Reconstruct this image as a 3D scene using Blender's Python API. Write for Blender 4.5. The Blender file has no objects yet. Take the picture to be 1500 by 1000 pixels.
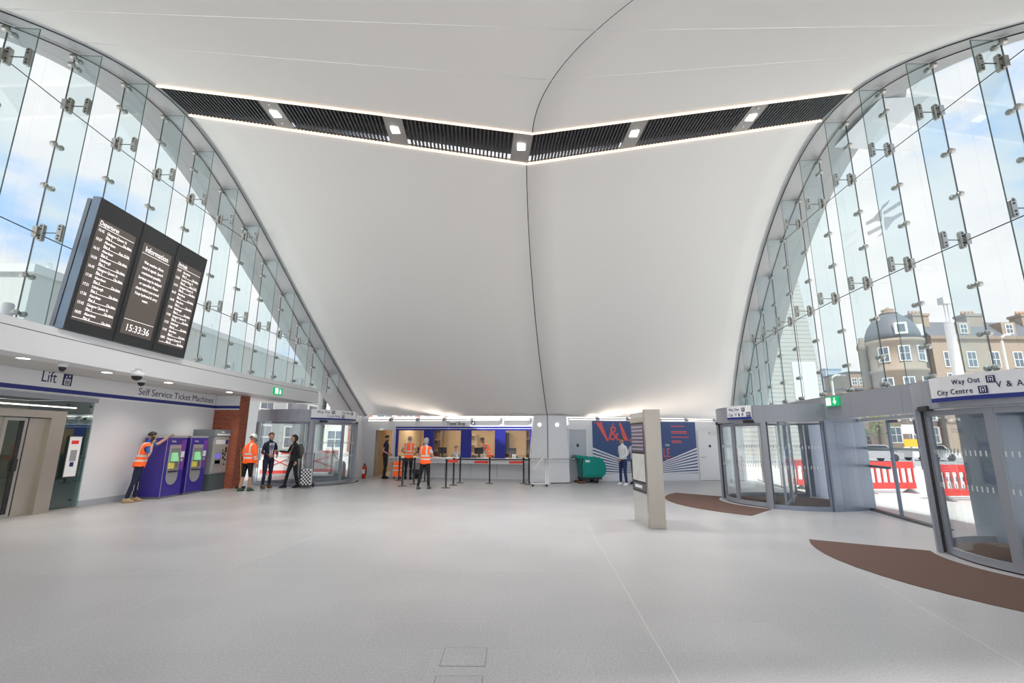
import bpy, bmesh, math, random
import numpy as np
from mathutils import Vector, Matrix
PI = math.pi
random.seed(7)
SC = bpy.context.scene
COL = SC.collection

# ------------------------------------------------------------------ camera
F, HC = 690.0, 1.65
PITCH = math.atan(144 / F)
ROLL = math.radians(0.3)
cam_d = bpy.data.cameras.new('camera')
cam_d.sensor_width = 36
cam_d.lens = F / 1500 * 36
cam_d.clip_end = 2000
cam = bpy.data.objects.new('camera', cam_d)
COL.objects.link(cam)
cam.matrix_world = Matrix.Translation((0, 0, HC)) @ Matrix.Rotation(PI / 2 + PITCH, 4, 'X') @ Matrix.Rotation(ROLL, 4, 'Z')
SC.camera = cam

# ------------------------------------------------------------------ view, world
SC.view_settings.view_transform = 'Standard'
SC.view_settings.look = 'None'
SC.view_settings.gamma = 1
SC.view_settings.exposure = 1.05
W = bpy.data.worlds.new('sky')
SC.world = W
W.use_nodes = True
wn, wl = W.node_tree.nodes, W.node_tree.links
wn.clear()
tc = wn.new('ShaderNodeTexCoord')
mp = wn.new('ShaderNodeMapping'); mp.inputs['Scale'].default_value = (1, 1, 2.2)
mp.inputs['Location'].default_value = (0.35, 0.2, 0.1)
n1 = wn.new('ShaderNodeTexNoise'); n1.inputs['Scale'].default_value = 2.3; n1.inputs['Detail'].default_value = 7; n1.inputs['Roughness'].default_value = .55
cr = wn.new('ShaderNodeValToRGB')
cr.color_ramp.elements[0].position = .345; cr.color_ramp.elements[0].color = (.27, .47, .80, 1)
cr.color_ramp.elements[1].position = .46; cr.color_ramp.elements[1].color = (.64, .65, .67, 1)
e = cr.color_ramp.elements.new(.66); e.color = (.76, .745, .745, 1)
bg = wn.new('ShaderNodeBackground'); bg.inputs['Strength'].default_value = .74
wo = wn.new('ShaderNodeOutputWorld')
wl.new(tc.outputs['Generated'], mp.inputs['Vector']); wl.new(mp.outputs['Vector'], n1.inputs['Vector'])
wl.new(n1.outputs['Fac'], cr.inputs['Fac']); wl.new(cr.outputs['Color'], bg.inputs['Color']); wl.new(bg.outputs['Background'], wo.inputs['Surface'])

# hazy sun, high behind the camera
sun_d = bpy.data.lights.new('sun', 'SUN'); sun_d.energy = 2.6; sun_d.angle = math.radians(6); sun_d.color = (1, .96, .9)
sun = bpy.data.objects.new('sun', sun_d); COL.objects.link(sun)
sun.rotation_euler = (math.radians(37), 0, 0)

# ------------------------------------------------------------------ materials
MATS = {}
def mat(name, col, rough=.5, metal=0., emit=None, estr=0., var=0., vscale=6., bump=0., bscale=60., spec=.5, stretch=None):
    if name in MATS: return MATS[name]
    m = bpy.data.materials.new(name); m.use_nodes = True
    nt = m.node_tree; b = nt.nodes['Principled BSDF']
    b.inputs['Base Color'].default_value = (*col, 1)
    b.inputs['Roughness'].default_value = rough
    b.inputs['Metallic'].default_value = metal
    b.inputs['Specular IOR Level'].default_value = spec
    if emit:
        b.inputs['Emission Color'].default_value = (*emit, 1); b.inputs['Emission Strength'].default_value = estr
    if var or bump:
        t = nt.nodes.new('ShaderNodeTexCoord'); mpn = nt.nodes.new('ShaderNodeMapping')
        if stretch: mpn.inputs['Scale'].default_value = stretch
        nt.links.new(t.outputs['Object'], mpn.inputs['Vector'])
    if var:
        n = nt.nodes.new('ShaderNodeTexNoise'); n.inputs['Scale'].default_value = vscale; n.inputs['Detail'].default_value = 4
        mx = nt.nodes.new('ShaderNodeMix'); mx.data_type = 'RGBA'
        mx.inputs[6].default_value = (*[c * (1 - var) for c in col], 1)
        mx.inputs[7].default_value = (*[min(1, c * (1 + var)) for c in col], 1)
        nt.links.new(mpn.outputs['Vector'], n.inputs['Vector'])
        nt.links.new(n.outputs['Fac'], mx.inputs[0]); nt.links.new(mx.outputs[2], b.inputs['Base Color'])
    if bump:
        n = nt.nodes.new('ShaderNodeTexNoise'); n.inputs['Scale'].default_value = bscale
        bp = nt.nodes.new('ShaderNodeBump'); bp.inputs['Strength'].default_value = bump; bp.inputs['Distance'].default_value = .01
        nt.links.new(mpn.outputs['Vector'], n.inputs['Vector'])
        nt.links.new(n.outputs['Fac'], bp.inputs['Height']); nt.links.new(bp.outputs['Normal'], b.inputs['Normal'])
    MATS[name] = m
    return m

def glassmat(name, tint, refl=.08, rough=.02):
    if name in MATS: return MATS[name]
    m = bpy.data.materials.new(name); m.use_nodes = True; nt = m.node_tree; nt.nodes.clear()
    tr = nt.nodes.new('ShaderNodeBsdfTransparent'); tr.inputs['Color'].default_value = (*tint, 1)
    gl = nt.nodes.new('ShaderNodeBsdfGlossy'); gl.inputs['Roughness'].default_value = rough; gl.inputs['Color'].default_value = (.9, .95, .96, 1)
    fr = nt.nodes.new('ShaderNodeLayerWeight'); fr.inputs['Blend'].default_value = .18
    mu = nt.nodes.new('ShaderNodeMath'); mu.operation = 'MULTIPLY_ADD'; mu.inputs[1].default_value = .35; mu.inputs[2].default_value = refl * .4
    mx = nt.nodes.new('ShaderNodeMixShader'); o = nt.nodes.new('ShaderNodeOutputMaterial')
    nt.links.new(fr.outputs['Facing'], mu.inputs[0])
    nt.links.new(mu.outputs[0], mx.inputs[0]); nt.links.new(tr.outputs[0], mx.inputs[1]); nt.links.new(gl.outputs[0], mx.inputs[2])
    nt.links.new(mx.outputs[0], o.inputs['Surface'])
    MATS[name] = m
    return m

WHITE = mat('white_wall', (.74, .755, .79), .55)
CEIL = mat('ceiling_white', (.88, .855, .825), .7, var=.02, vscale=.25)
FASC = mat('fascia_grey', (.80, .81, .83), .45)
GMET = mat('grey_metal', (.32, .34, .385), .38, .2)
GMET2 = mat('blue_grey_panel', (.27, .31, .39), .32, .3)
STEEL = mat('brushed_steel', (.52, .48, .42), .32, .85, var=.08, vscale=3, stretch=(30, 30, 1))
CHROME = mat('fitting_steel', (.50, .49, .46), .28, .9)
DARK = mat('dark_seal', (.035, .04, .042), .5)
BLACK = mat('black', (.02, .02, .022), .45)
SOFF = mat('arch_metal', (.50, .505, .51), .4, .2)
EAVE = mat('eaves_metal', (.36, .365, .37), .5, .1)
PALE = mat('arch_edge', (.72, .76, .80), .4, .1)
GLASS = glassmat('facade_glass', (.93, .965, .96), .10)
FING = glassmat('fin_glass', (.915, .96, .965), .10)
DGLASS = glassmat('door_glass', (.965, .983, .982), .10)
LED = mat('led_warm', (1, .9, .75), .5, emit=(1, .78, .62), estr=.5)
UPLED = mat('uplight_warm', (1, .9, .8), .5, emit=(1, .88, .76), estr=5.5)
LEDW = mat('led_white', (1, .97, .92), .5, emit=(1, .93, .82), estr=.8)
BLUE = mat('sign_blue', (.015, .03, .22), .45)
NAVY = mat('lettering_navy', (.015, .018, .10), .5)
SIGNW = mat('sign_white', (.82, .83, .85), .4)
RED = mat('barrier_red', (.75, .04, .025), .45)
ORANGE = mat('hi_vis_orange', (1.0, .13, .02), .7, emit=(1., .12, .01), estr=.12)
REFLECT = mat('reflective_tape', (.72, .72, .70), .35)

# ------------------------------------------------------------------ mesh helpers
class MB:
    def __init__(s): s.v = []; s.f = []; s.m = []; s.sm = []
    def add(s, vs, fs, mi=0, smooth=False):
        o = len(s.v); s.v += [tuple(p) for p in vs]
        for f in fs: s.f.append([i + o for i in f]); s.m.append(mi); s.sm.append(smooth)
        return s
    def hexa(s, p, mi=0):   # 8 points: bottom 4 ccw, top 4 ccw
        return s.add(p, [(3, 2, 1, 0), (4, 5, 6, 7), (0, 1, 5, 4), (1, 2, 6, 5), (2, 3, 7, 6), (3, 0, 4, 7)], mi)
    def box(s, x0, x1, y0, y1, z0, z1, mi=0, M=None):
        p = [(x0, y0, z0), (x1, y0, z0), (x1, y1, z0), (x0, y1, z0), (x0, y0, z1), (x1, y0, z1), (x1, y1, z1), (x0, y1, z1)]
        if M is not None: p = [M @ Vector(q) for q in p]
        return s.hexa(p, mi)
    def cbox(s, c, d, mi=0, M=None):
        return s.box(c[0] - d[0] / 2, c[0] + d[0] / 2, c[1] - d[1] / 2, c[1] + d[1] / 2, c[2] - d[2] / 2, c[2] + d[2] / 2, mi, M)
    def prism(s, poly, z0, z1, mi=0, M=None, side=None):   # poly ccw in xy
        n = len(poly)
        p = [(x, y, z0) for x, y in poly] + [(x, y, z1) for x, y in poly]
        if M is not None: p = [M @ Vector(q) for q in p]
        s.add(p, [tuple(range(n))[::-1], tuple(range(n, 2 * n))], mi)
        o = len(s.v) - 2 * n
        for i in range(n):
            j = (i + 1) % n
            s.f.append([o + i, o + j, o + n + j, o + n + i]); s.m.append(mi if side is None else side); s.sm.append(False)
        return s
    def tube(s, pts, r, mi=0, n=8, smooth=True, cap=True):
        pts = [Vector(p) for p in pts]; rs = r if isinstance(r, (list, tuple)) else [r] * len(pts)
        vs = []
        for i, p in enumerate(pts):
            d = (pts[min(i + 1, len(pts) - 1)] - pts[max(i - 1, 0)]).normalized()
            a = d.cross(Vector((0, 0, 1)))
            if a.length < .05: a = d.cross(Vector((1, 0, 0)))
            a.normalize(); b = d.cross(a)
            for k in range(n):
                t = 2 * PI * k / n
                vs.append(p + (a * math.cos(t) + b * math.sin(t)) * rs[i])
        fs = []
        for i in range(len(pts) - 1):
            for k in range(n):
                fs.append((i * n + k, i * n + (k + 1) % n, (i + 1) * n + (k + 1) % n, (i + 1) * n + k))
        s.add(vs, fs, mi, smooth)
        if cap:
            o = len(s.v) - len(vs); L = (len(pts) - 1) * n
            s.f.append([o + k for k in range(n)]); s.m.append(mi); s.sm.append(False)
            s.f.append([o + L + k for k in range(n)][::-1]); s.m.append(mi); s.sm.append(False)
        return s
    def lathe(s, prof, c=(0, 0, 0), n=16, mi=0, M=None, smooth=True):   # prof: (r, z)
        vs = []
        for r, z in prof:
            for k in range(n):
                t = 2 * PI * k / n; q = Vector((c[0] + r * math.cos(t), c[1] + r * math.sin(t), c[2] + z))
                vs.append(M @ q if M is not None else q)
        fs = [(i * n + k, i * n + (k + 1) % n, (i + 1) * n + (k + 1) % n, (i + 1) * n + k) for i in range(len(prof) - 1) for k in range(n)]
        s.add(vs, fs, mi, smooth); o = len(s.v) - len(vs)
        for i, rev in ((0, True), (len(prof) - 1, False)):
            if prof[i][0] > 1e-4:
                q = [o + i * n + k for k in range(n)]; s.f.append(q[::-1] if rev else q); s.m.append(mi); s.sm.append(False)
        return s
    def ball(s, c, r, mi=0, n=12, M=None):
        rr = r if isinstance(r, (list, tuple)) else (r, r, r); m = n // 2
        vs = []; fs = []
        for i in range(m + 1):
            a = PI * i / m
            for k in range(n):
                t = 2 * PI * k / n
                q = Vector((c[0] + rr[0] * math.sin(a) * math.cos(t), c[1] + rr[1] * math.sin(a) * math.sin(t), c[2] - rr[2] * math.cos(a)))
                vs.append(M @ q if M is not None else q)
        fs = [(i * n + k, i * n + (k + 1) % n, (i + 1) * n + (k + 1) % n, (i + 1) * n + k) for i in range(m) for k in range(n)]
        return s.add(vs, fs, mi, True)
    def mesh(s, name, mats):
        me = bpy.data.meshes.new(name); me.from_pydata(s.v, [], s.f)
        for m in (mats if isinstance(mats, (list, tuple)) else [mats]): me.materials.append(m)
        me.polygons.foreach_set('material_index', s.m); me.polygons.foreach_set('use_smooth', s.sm); me.update()
        return me
    def build(s, name, mats, parent=None, loc=None, **kw):
        return link(name, s.mesh(name, mats), parent, loc, **kw)

def tag(o, label=None, cat=None, group=None, kind=None):
    if label: o['label'] = label
    if cat: o['category'] = cat
    if group: o['group'] = group
    if kind: o['kind'] = kind
    return o
def link(name, data, parent=None, loc=None, rz=0, label=None, cat=None, group=None, kind=None):
    o = bpy.data.objects.new(name, data); COL.objects.link(o)
    if parent: o.parent = parent
    if loc is not None: o.location = loc
    if rz: o.rotation_euler = (0, 0, rz)
    return tag(o, label, cat, group, kind)
def empty(name, loc=(0, 0, 0), rz=0, label=None, cat=None, group=None, kind=None):
    return link(name, None, None, loc, rz, label, cat, group, kind)
def textmesh(txt, size, depth=.004, sx=1., align='LEFT', bold=0.):
    c = bpy.data.curves.new('lettering', 'FONT'); c.body = txt; c.size = size; c.extrude = depth / 2; c.align_x = align; c.offset = bold
    c.resolution_u = 3
    o = bpy.data.objects.new('lettering', c)
    me = bpy.data.meshes.new_from_object(o)
    bpy.data.objects.remove(o); bpy.data.curves.remove(c)
    if sx != 1: me.transform(Matrix.Scale(sx, 4, (1, 0, 0)))
    return me
def text(txt, size, M, m, parent, depth=.006, sx=.86, align='LEFT', bold=0., name='lettering'):
    """M maps text plane (x right, y up, z out) to the parent's space"""
    me = textmesh(txt, size, depth, sx, align, bold); me.transform(M); me.materials.clear(); me.materials.append(m)
    return link(name, me, parent)
def frame(o, x, y):    # matrix with origin o, text-right x, text-up y
    x = Vector(x).normalized(); y = Vector(y).normalized(); z = x.cross(y)
    return Matrix(((x.x, y.x, z.x, o[0]), (x.y, y.y, z.y, o[1]), (x.z, y.z, z.z, o[2]), (0, 0, 0, 1)))

# ------------------------------------------------------------------ plan curves of the hall
def XL(Y): return -9.4 + .0085 * (Y - 11.2) ** 2
def XR(Y): return 8.93 + (.0125 * (Y - 9.5) ** 2 if Y > 9.5 else 0)
def ZL(Y): return 10.16 - (math.sqrt(2.7 ** 2 + (.74 * (Y - 11.0)) ** 2) - 2.7)
def ZR(Y): return 10.10 - (math.sqrt(2.97 ** 2 + (.83 * (Y - 10.9)) ** 2) - 2.97)
def ZC(Y):
    d = Y - 10.6; b = .946 if d > 0 else .40
    return 8.82 - (math.sqrt(4 + (b * d) ** 2) - 2)
def XC(Y):
    if Y > 11: return .36 + 1.05 * ((Y - 11) / 8) ** 1.6
    if Y > 10: return .36 + .10 * (11 - Y)
    return .46 + .075 * (10 - Y) ** 2 if Y > 4 else 3.16 + .6 * (4 - Y)

# ------------------------------------------------------------------ floor
def floor_material():
    m = bpy.data.materials.new('terrazzo_floor'); m.use_nodes = True; nt = m.node_tree; b = nt.nodes['Principled BSDF']
    t = nt.nodes.new('ShaderNodeTexCoord')
    def noise(sc, det=2):
        n = nt.nodes.new('ShaderNodeTexNoise'); n.inputs['Scale'].default_value = sc; n.inputs['Detail'].default_value = det
        nt.links.new(t.outputs['Object'], n.inputs['Vector']); return n
    big, fine, vo = noise(.7, 5), noise(55, 3), nt.nodes.new('ShaderNodeTexVoronoi')
    vo.inputs['Scale'].default_value = 60; nt.links.new(t.outputs['Object'], vo.inputs['Vector'])
    br = nt.nodes.new('ShaderNodeTexBrick'); br.inputs['Scale'].default_value = 1.0
    br.inputs['Brick Width'].default_value = 1.2; br.inputs['Row Height'].default_value = .6; br.inputs['Mortar Size'].default_value = .004
    br.inputs['Color1'].default_value = (.40, .40, .41, 1); br.inputs['Color2'].default_value = (.42, .42, .43, 1); br.inputs['Mortar'].default_value = (.45, .45, .45, 1)
    nt.links.new(t.outputs['Object'], br.inputs['Vector'])
    r1 = nt.nodes.new('ShaderNodeMapRange'); r1.inputs[1].default_value = .3; r1.inputs[2].default_value = .7; r1.inputs[3].default_value = .84; r1.inputs[4].default_value = 1.14
    nt.links.new(fine.outputs['Fac'], r1.inputs[0])
    r2 = nt.nodes.new('ShaderNodeMapRange'); r2.inputs[1].default_value = .3; r2.inputs[2].default_value = .7; r2.inputs[3].default_value = .94; r2.inputs[4].default_value = 1.05
    nt.links.new(big.outputs['Fac'], r2.inputs[0])
    mu = nt.nodes.new('ShaderNodeMath'); mu.operation = 'MULTIPLY'; nt.links.new(r1.outputs[0], mu.inputs[0]); nt.links.new(r2.outputs[0], mu.inputs[1])
    vm = nt.nodes.new('ShaderNodeVectorMath'); vm.operation = 'SCALE'
    nt.links.new(br.outputs['Color'], vm.inputs[0]); nt.links.new(mu.outputs[0], vm.inputs['Scale'])
    sp = nt.nodes.new('ShaderNodeMapRange'); sp.inputs[1].default_value = .12; sp.inputs[2].default_value = .2; sp.inputs[3].default_value = .35; sp.inputs[4].default_value = 0
    nt.links.new(vo.outputs['Distance'], sp.inputs[0])
    mx = nt.nodes.new('ShaderNodeMix'); mx.data_type = 'RGBA'; mx.inputs[7].default_value = (.58, .58, .58, 1)
    nt.links.new(sp.outputs[0], mx.inputs[0]); nt.links.new(vm.outputs[0], mx.inputs[6]); nt.links.new(mx.outputs[2], b.inputs['Base Color'])
    b.inputs['Roughness'].default_value = .33; b.inputs['Specular IOR Level'].default_value = .38
    rr = nt.nodes.new('ShaderNodeMapRange'); rr.inputs[3].default_value = .24; rr.inputs[4].default_value = .42
    nt.links.new(big.outputs['Fac'], rr.inputs[0]); nt.links.new(rr.outputs[0], b.inputs['Roughness'])
    MATS['floor'] = m
    return m
FLOOR = floor_material()
fl = MB().box(-13, 9.6, -6, 27, -.1, 0).build('floor', FLOOR, kind='structure', label='polished pale grey terrazzo floor of the station hall')
JOINT = mat('floor_joint', (.52, .52, .51), .45)
for (a, b) in [((1.55, 10.2), (1.15, 3.2)), ((-3.1, 12), (-3.9, 3.5)), ((5.0, 8.4), (3.6, 3.0)), ((-9.0, 6.2), (5.0, 6.6)), ((-9.2, 9.3), (2.4, 9.9)), ((-9.2, 13.0), (5.2, 13.2))]:
    d = (Vector(b) - Vector(a)).normalized(); n = Vector((-d.y, d.x)) * .006
    q = [Vector(a) - n, Vector(a) + n, Vector(b) + n, Vector(b) - n]
    MB().prism([(p.x, p.y) for p in q][::-1], 0, .0015).build('joint', JOINT, fl)

# ground outside
PAVE = mat('pale_paving', (.72, .71, .70), .7, var=.06, vscale=1.5)
ROAD = mat('asphalt_road', (.40, .40, .41), .8, var=.08, vscale=2)
MB().box(9.6, 90, -30, 130, -.12, -.02).build('ground', PAVE, kind='structure', label='pale paving of the street outside the glass doors')
MB().box(-90, -13, -30, 130, -.12, -.02).build('ground', PAVE, kind='structure', label='pale paving outside the far left entrance')
MB().box(-13, 9.6, 27, 130, -.12, -.02).build('ground', PAVE, kind='structure', label='ground behind the ticket hall back wall')

# ------------------------------------------------------------------ ceiling (ruled vault shells meeting at a crease)
def spans(yfar, y0, y1, n): return [yfar + (y0 - yfar) * (i / n) for i in range(n + 1)], None
GF, GN = 11.15, 10.0      # far and near edge of the grille slot
def row(u, part):
    """points left edge, crease, right edge for parameter u in 0..1"""
    if part == 'far':
        yl, yc, yr = 24.1 + (GF - 24.1) * u, 19.05 + (GF - 19.05) * u, 22.9 + (GF - 22.9) * u
    else:
        yl, yc, yr = GN + (-.5 - GN) * u, GN + (-.5 - GN) * u, GN + (-.5 - GN) * u
    A = Vector((XL(yl) + .68, yl, ZL(yl) + .02)); B = Vector((XR(yr) - .68, yr, ZR(yr) + .02))
    C = Vector((XC(yc), yc, ZC(yc)))
    return A, C, B
ceil = empty('ceiling', (0, 0, 0), kind='structure', label='smooth white vaulted ceiling shells meeting at a dark crease')
def shell(part, side):
    mb = MB(); NU, NV = 44, 10; vs = []
    for i in range(NU + 1):
        A, C, B = row(i / NU, part)
        P0, P1 = (A, C + Vector((-.012, 0, 0))) if side < 0 else (C + Vector((.012, 0, 0)), B)
        for j in range(NV + 1): vs.append(P0.lerp(P1, j / NV))
    fs = [(i * (NV + 1) + j, (i + 1) * (NV + 1) + j, (i + 1) * (NV + 1) + j + 1, i * (NV + 1) + j + 1) for i in range(NU) for j in range(NV)]
    if part == 'far': fs = [f[::-1] for f in fs]
    mb.add(vs, fs, 0, True)
    o = mb.build('shell_panel', CEIL, ceil)
    sm = o.modifiers.new('thick', 'SOLIDIFY'); sm.thickness = .08; sm.offset = -1 if part == 'far' else 1
    return o
for part in ('far', 'near'):
    for side in (-1, 1): shell(part, side)
    mb = MB(); pts = [row(i / 40, part)[1] + Vector((0, 0, .035)) for i in range(41)]
    mb.tube(pts, .03, 0, 6); mb.build('crease_joint', DARK, ceil)

SEAM = mat('ceiling_seam', (.93, .92, .90), .6)
for u in (.19, .33):
    A, C, B = row(u, 'near'); dn = Vector((0, 0, -.004))
    for P0, P1 in ((A, C), (C, B)): MB().tube([P0 + dn, P1 + dn], .006, 0, 4).build('panel_seam', SEAM, ceil)
# ventilation grille slot
grille = empty('ceiling_grille', (0, 0, 0), label='long black slatted ventilation grille folded across the white vault', cat='ventilation grille')
def gp(s, t):      # s -1..1 along, t 0 near .. 1 far
    y = GN + (GF - GN) * t
    A = Vector((XL(y) + .68, y, ZL(y))); C = Vector((XC(y), y, ZC(y))); B = Vector((XR(y) - .68, y, ZR(y)))
    return A.lerp(C, s + 1) if s < 0 else C.lerp(B, s)
mb = MB()
for s0, s1 in ((-1, 0), (0, 1)):
    q = [gp(s0, -.02), gp(s1, -.02), gp(s1, 1.02), gp(s0, 1.02)]
    mb.hexa([p + Vector((0, 0, .22)) for p in q] + [p + Vector((0, 0, .26)) for p in q])
mb.build('backing', BLACK, grille)
for t0 in (0, 1):
    for s0, s1, in ((-1, 0), (0, 1)):
        mb = MB(); k = -1 if t0 == 0 else 1
        a, b = gp(s0, t0), gp(s1, t0); w = Vector((0, .035 * k, 0)); h = Vector((0, 0, .03))
        q = [a, b, b + w, a + w] if k > 0 else [a + w, b + w, b, a]
        mb.hexa([p - Vector((0, 0, .035)) for p in q] + [p + h for p in q]); mb.build('led_edge', LED, grille)
panels = [-.705, -.37, -.022, .335, .715]
SLAT = mat('grille_slat', (.045, .045, .05), .4)
slm = None; ns = 92
for side in (-1, 1):
    for i in range(ns):
        s = side * (i + .5) / ns
        if any(abs(s - p) < .028 for p in panels): continue
        a, b = gp(s, 0.02), gp(s, .98); mb = MB(); w = Vector((.022, 0, 0)); h = Vector((0, 0, .09))
        mb.hexa([a - w, a + w, b + w, b - w, a - w + h, a + w + h, b + w + h, b - w + h])
        mb.build('slat', SLAT, grille)
PANEL = mat('service_panel', (.36, .34, .32), .4, .3)
LAMPW = mat('lamp_face', (.95, .95, .95), .4, emit=(1, .97, .93), estr=1.2)
for k, p in enumerate(panels):
    q = [gp(p - .026, 0.01), gp(p + .026, .01), gp(p + .026, .99), gp(p - .026, .99)]
    pm = MB().hexa([v for v in q] + [v + Vector((0, 0, .05)) for v in q]).build('service_panel', PANEL, grille)
    c = gp(p, .45)
    MB().cbox((c.x, c.y, c.z - .03), (.2, .24, .07)).build('spotlight', LAMPW, pm)
    if k in (0, 4):
        for t in (.15, .8):
            e = gp(p, t); MB().lathe([(.03, 0), (.035, -.03), (.0, -.05)], (e.x, e.y, e.z), 10).build('sensor', SIGNW, pm)
    ld = bpy.data.lights.new('grille_lamp', 'AREA'); ld.shape = 'RECTANGLE'; ld.size = .4; ld.size_y = .4; ld.energy = 60; ld.spread = math.radians(110); ld.color = (1, .97, .93)
    lo = link('grille_lamp', ld, None, (c.x, c.y, c.z - .1))

# ------------------------------------------------------------------ glazed end walls
def button_mesh():
    mb = MB(); M = Matrix.Rotation(PI / 2, 4, 'Y')
    for dy in (-.075, .075):
        mb.lathe([(.0, -.05), (.045, -.05), (.055, -.035), (.055, .03), (.045, .045), (0, .045)], (0, 0, 0), 12, 0, Matrix.Translation((0, dy, 0)) @ M)
    mb.cbox((.0, 0, 0), (.05, .14, .04))
    return mb.mesh('glass_clamp', CHROME)
def oval(w, h, n=6):
    r = w / 2; P = []
    for k in range(n + 1): a = PI * k / n; P.append((r * math.cos(a), h / 2 - r + r * math.sin(a)))
    for k in range(n + 1): a = PI + PI * k / n; P.append((r * math.cos(a), -h / 2 + r + r * math.sin(a)))
    return P
def plate_mesh(block):
    mb = MB(); MX = frame((0, 0, 0), (1, 0, 0), (0, 0, 1))   # plate in xz plane, normal -y
    mb.prism(oval(.095, .36), -.035, .035, 0, MX)
    for z in (-.13, -.07, .07, .13):
        mb.lathe([(.018, -.042), (.018, .042)], (0, z, 0), 8, 1, MX)
    if block: mb.cbox((-.07, 0, 0), (.09, .16, .22))
    return mb.mesh('splice_plate', [CHROME, DARK])
BUT, PLT, BLK = button_mesh(), plate_mesh(False), plate_mesh(True)

def facade(name, ys, XF, ZF, zbase, inward, label, btn, seams):
    root = empty(name, (0, 0, 0), kind='structure', label=label)
    for i, y in enumerate(ys):
        x = XF(y); zt = ZF(y)
        dx = XF(y + .1) - XF(y - .1); ang = math.atan2(dx, .2)
        tdir = Vector((math.sin(ang), math.cos(ang), 0)); nin = Vector((math.cos(ang), -math.sin(ang), 0)) * inward
        O = Vector((x, y, 0))
        if zt - zbase < .3: continue
        # fin
        mb = MB(); a, b = O, O + nin * .55
        yb = b.y; ztb = min(zt, ZF(yb)) 
        th = tdir * .0125
        q = [a - th, b - th, b + th, a + th]
        lo = [Vector((p.x, p.y, zbase)) for p in q]
        hi = [Vector((q[0].x, q[0].y, zt)), Vector((q[1].x, q[1].y, ztb)), Vector((q[2].x, q[2].y, ztb)), Vector((q[3].x, q[3].y, zt))]
        vs = lo + hi
        mb.add(vs, [(0, 1, 5, 4), (2, 3, 7, 6)], 0); mb.add(vs, [(1, 2, 6, 5), (4, 5, 6, 7), (3, 2, 1, 0)], 1)
        mb.build('glass_fin', [FING, MATS['fin_edge']], root)
        # vertical seal between panes
        MB().cbox((0, 0, 0), (.02, .015, zt - zbase), 0, Matrix.Translation((x, y, (zt + zbase) / 2)) @ Matrix.Rotation(-ang, 4, 'Z')).build('seal', DARK, root)
        rz = -ang if inward > 0 else PI - ang
        for z in btn:
            if z < zt - .25: link('glass_clamp', BUT, root, O + nin * .04 + Vector((0, 0, z)), rz)
        link('glass_clamp', BUT, root, O + nin * .04 + Vector((0, 0, zt - .1)), rz)
        for z in seams:
            if z < zt - .3:
                link('splice_plate', BLK, root, O + nin * .12 + Vector((0, 0, z)), rz)
                link('splice_plate', PLT, root, O + nin * .47 + Vector((0, 0, z)), rz)
                MB().cbox((0, 0, 0), (.40, .014, .014), 0, Matrix.Translation(O + nin * .3 + Vector((0, 0, z))) @ Matrix.Rotation(rz, 4, 'Z')).build('fin_joint', DARK, root)
        # panes to the next fin
        if i + 1 < len(ys):
            y2 = ys[i + 1]; x2, z2 = XF(y2), ZF(y2)
            if z2 - zbase < .2: continue
            lv = [zbase] + [s for s in seams] + [99]
            nrm = nin * -.012
            for k in range(len(lv) - 1):
                b0, t1, t2 = lv[k], min(lv[k + 1], zt), min(lv[k + 1], z2)
                if t1 <= b0 + .01 and t2 <= b0 + .01: continue
                A, B = Vector((x, y, 0)), Vector((x2, y2, 0)); g = (B - A).normalized() * .012
                A2, B2 = A + g, B - g; up = Vector((0, 0, 1))
                if t1 <= b0: # triangle cut
                    f = (b0 - t2) / (t1 - t2) if t1 != t2 else 0; A2 = B2.lerp(A2, 1 - (b0 - t1) / max(t2 - t1, 1e-3)); t1 = b0 + .01
                if t2 <= b0: B2 = A2.lerp(B2, (t1 - b0) / max(t1 - t2, 1e-3)); t2 = b0 + .01
                q = [A2 + up * (b0 + .01), B2 + up * (b0 + .01), B2 + up * (t2 - .01), A2 + up * (t1 - .01)]
                mb = MB(); mb.add([p for p in q], [(0, 1, 2, 3)]); pn = mb.build('pane', GLASS, root)
                if k > 0:
                    MB().tube([A2 + up * b0, B2 + up * b0], .011, 0, 4).build('seal', DARK, root)
    return root
mat('fin_edge', (.10, .17, .165), .3)
YL = [11.2 + 1.3 * k for k in range(-8, 10)]
YR = [11.23 + 1.3 * k for k in range(-8, 9)]
winL = facade('window_1', YL, XL, ZL, 3.72, 1, 'tall frameless glass wall with glass fins above the lift and ticket machines', (3.94, 4.68, 6.55, 7.47, 9.33), (5.57, 8.40))
winR = facade('window_2', YR, XR, ZR, 2.92, -1, 'tall frameless glass wall with glass fins above the revolving street doors', (3.0, 3.65, 4.6, 6.48, 7.43, 9.35), (5.53, 8.38))

# arch reveals and outside eaves
def arch(name, XF, ZF, s, y0, y1, label, out):
    root = empty(name, (0, 0, 0), kind='structure', label=label)
    ys = [y0 + (y1 - y0) * i / 60 for i in range(61)]
    def strip(n, offs, m):
        mb = MB(); vs = []
        for y in ys:
            for (o, dz) in offs: vs.append((XF(y) + s * (o(y) if callable(o) else o), y, ZF(y) + dz))
        k = len(offs)
        fs = [(i * k + j, i * k + j + 1, (i + 1) * k + j + 1, (i + 1) * k + j) for i in range(60) for j in range(k - 1)]
        mb.add(vs, fs, 0, True); return mb.build(n, m, root)
    strip('reveal', [(.70, .0), (.70, .06), (.56, .06), (0.0, .06)], SOFF)
    strip('eaves_soffit', [(0.0, .07), (out, .12), (out, .45), (.7, .6)], EAVE)
    for o in (.56, 0.0):
        MB().tube([(XF(y) + s * o, y, ZF(y) + .03) for y in ys], .014, 0, 5).build('arch_seal', DARK, root)
    MB().tube([(XF(y) + s * .70, y, ZF(y) + .02) for y in ys], .018, 0, 5).build('arch_bead', PALE, root)
    return root
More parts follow.
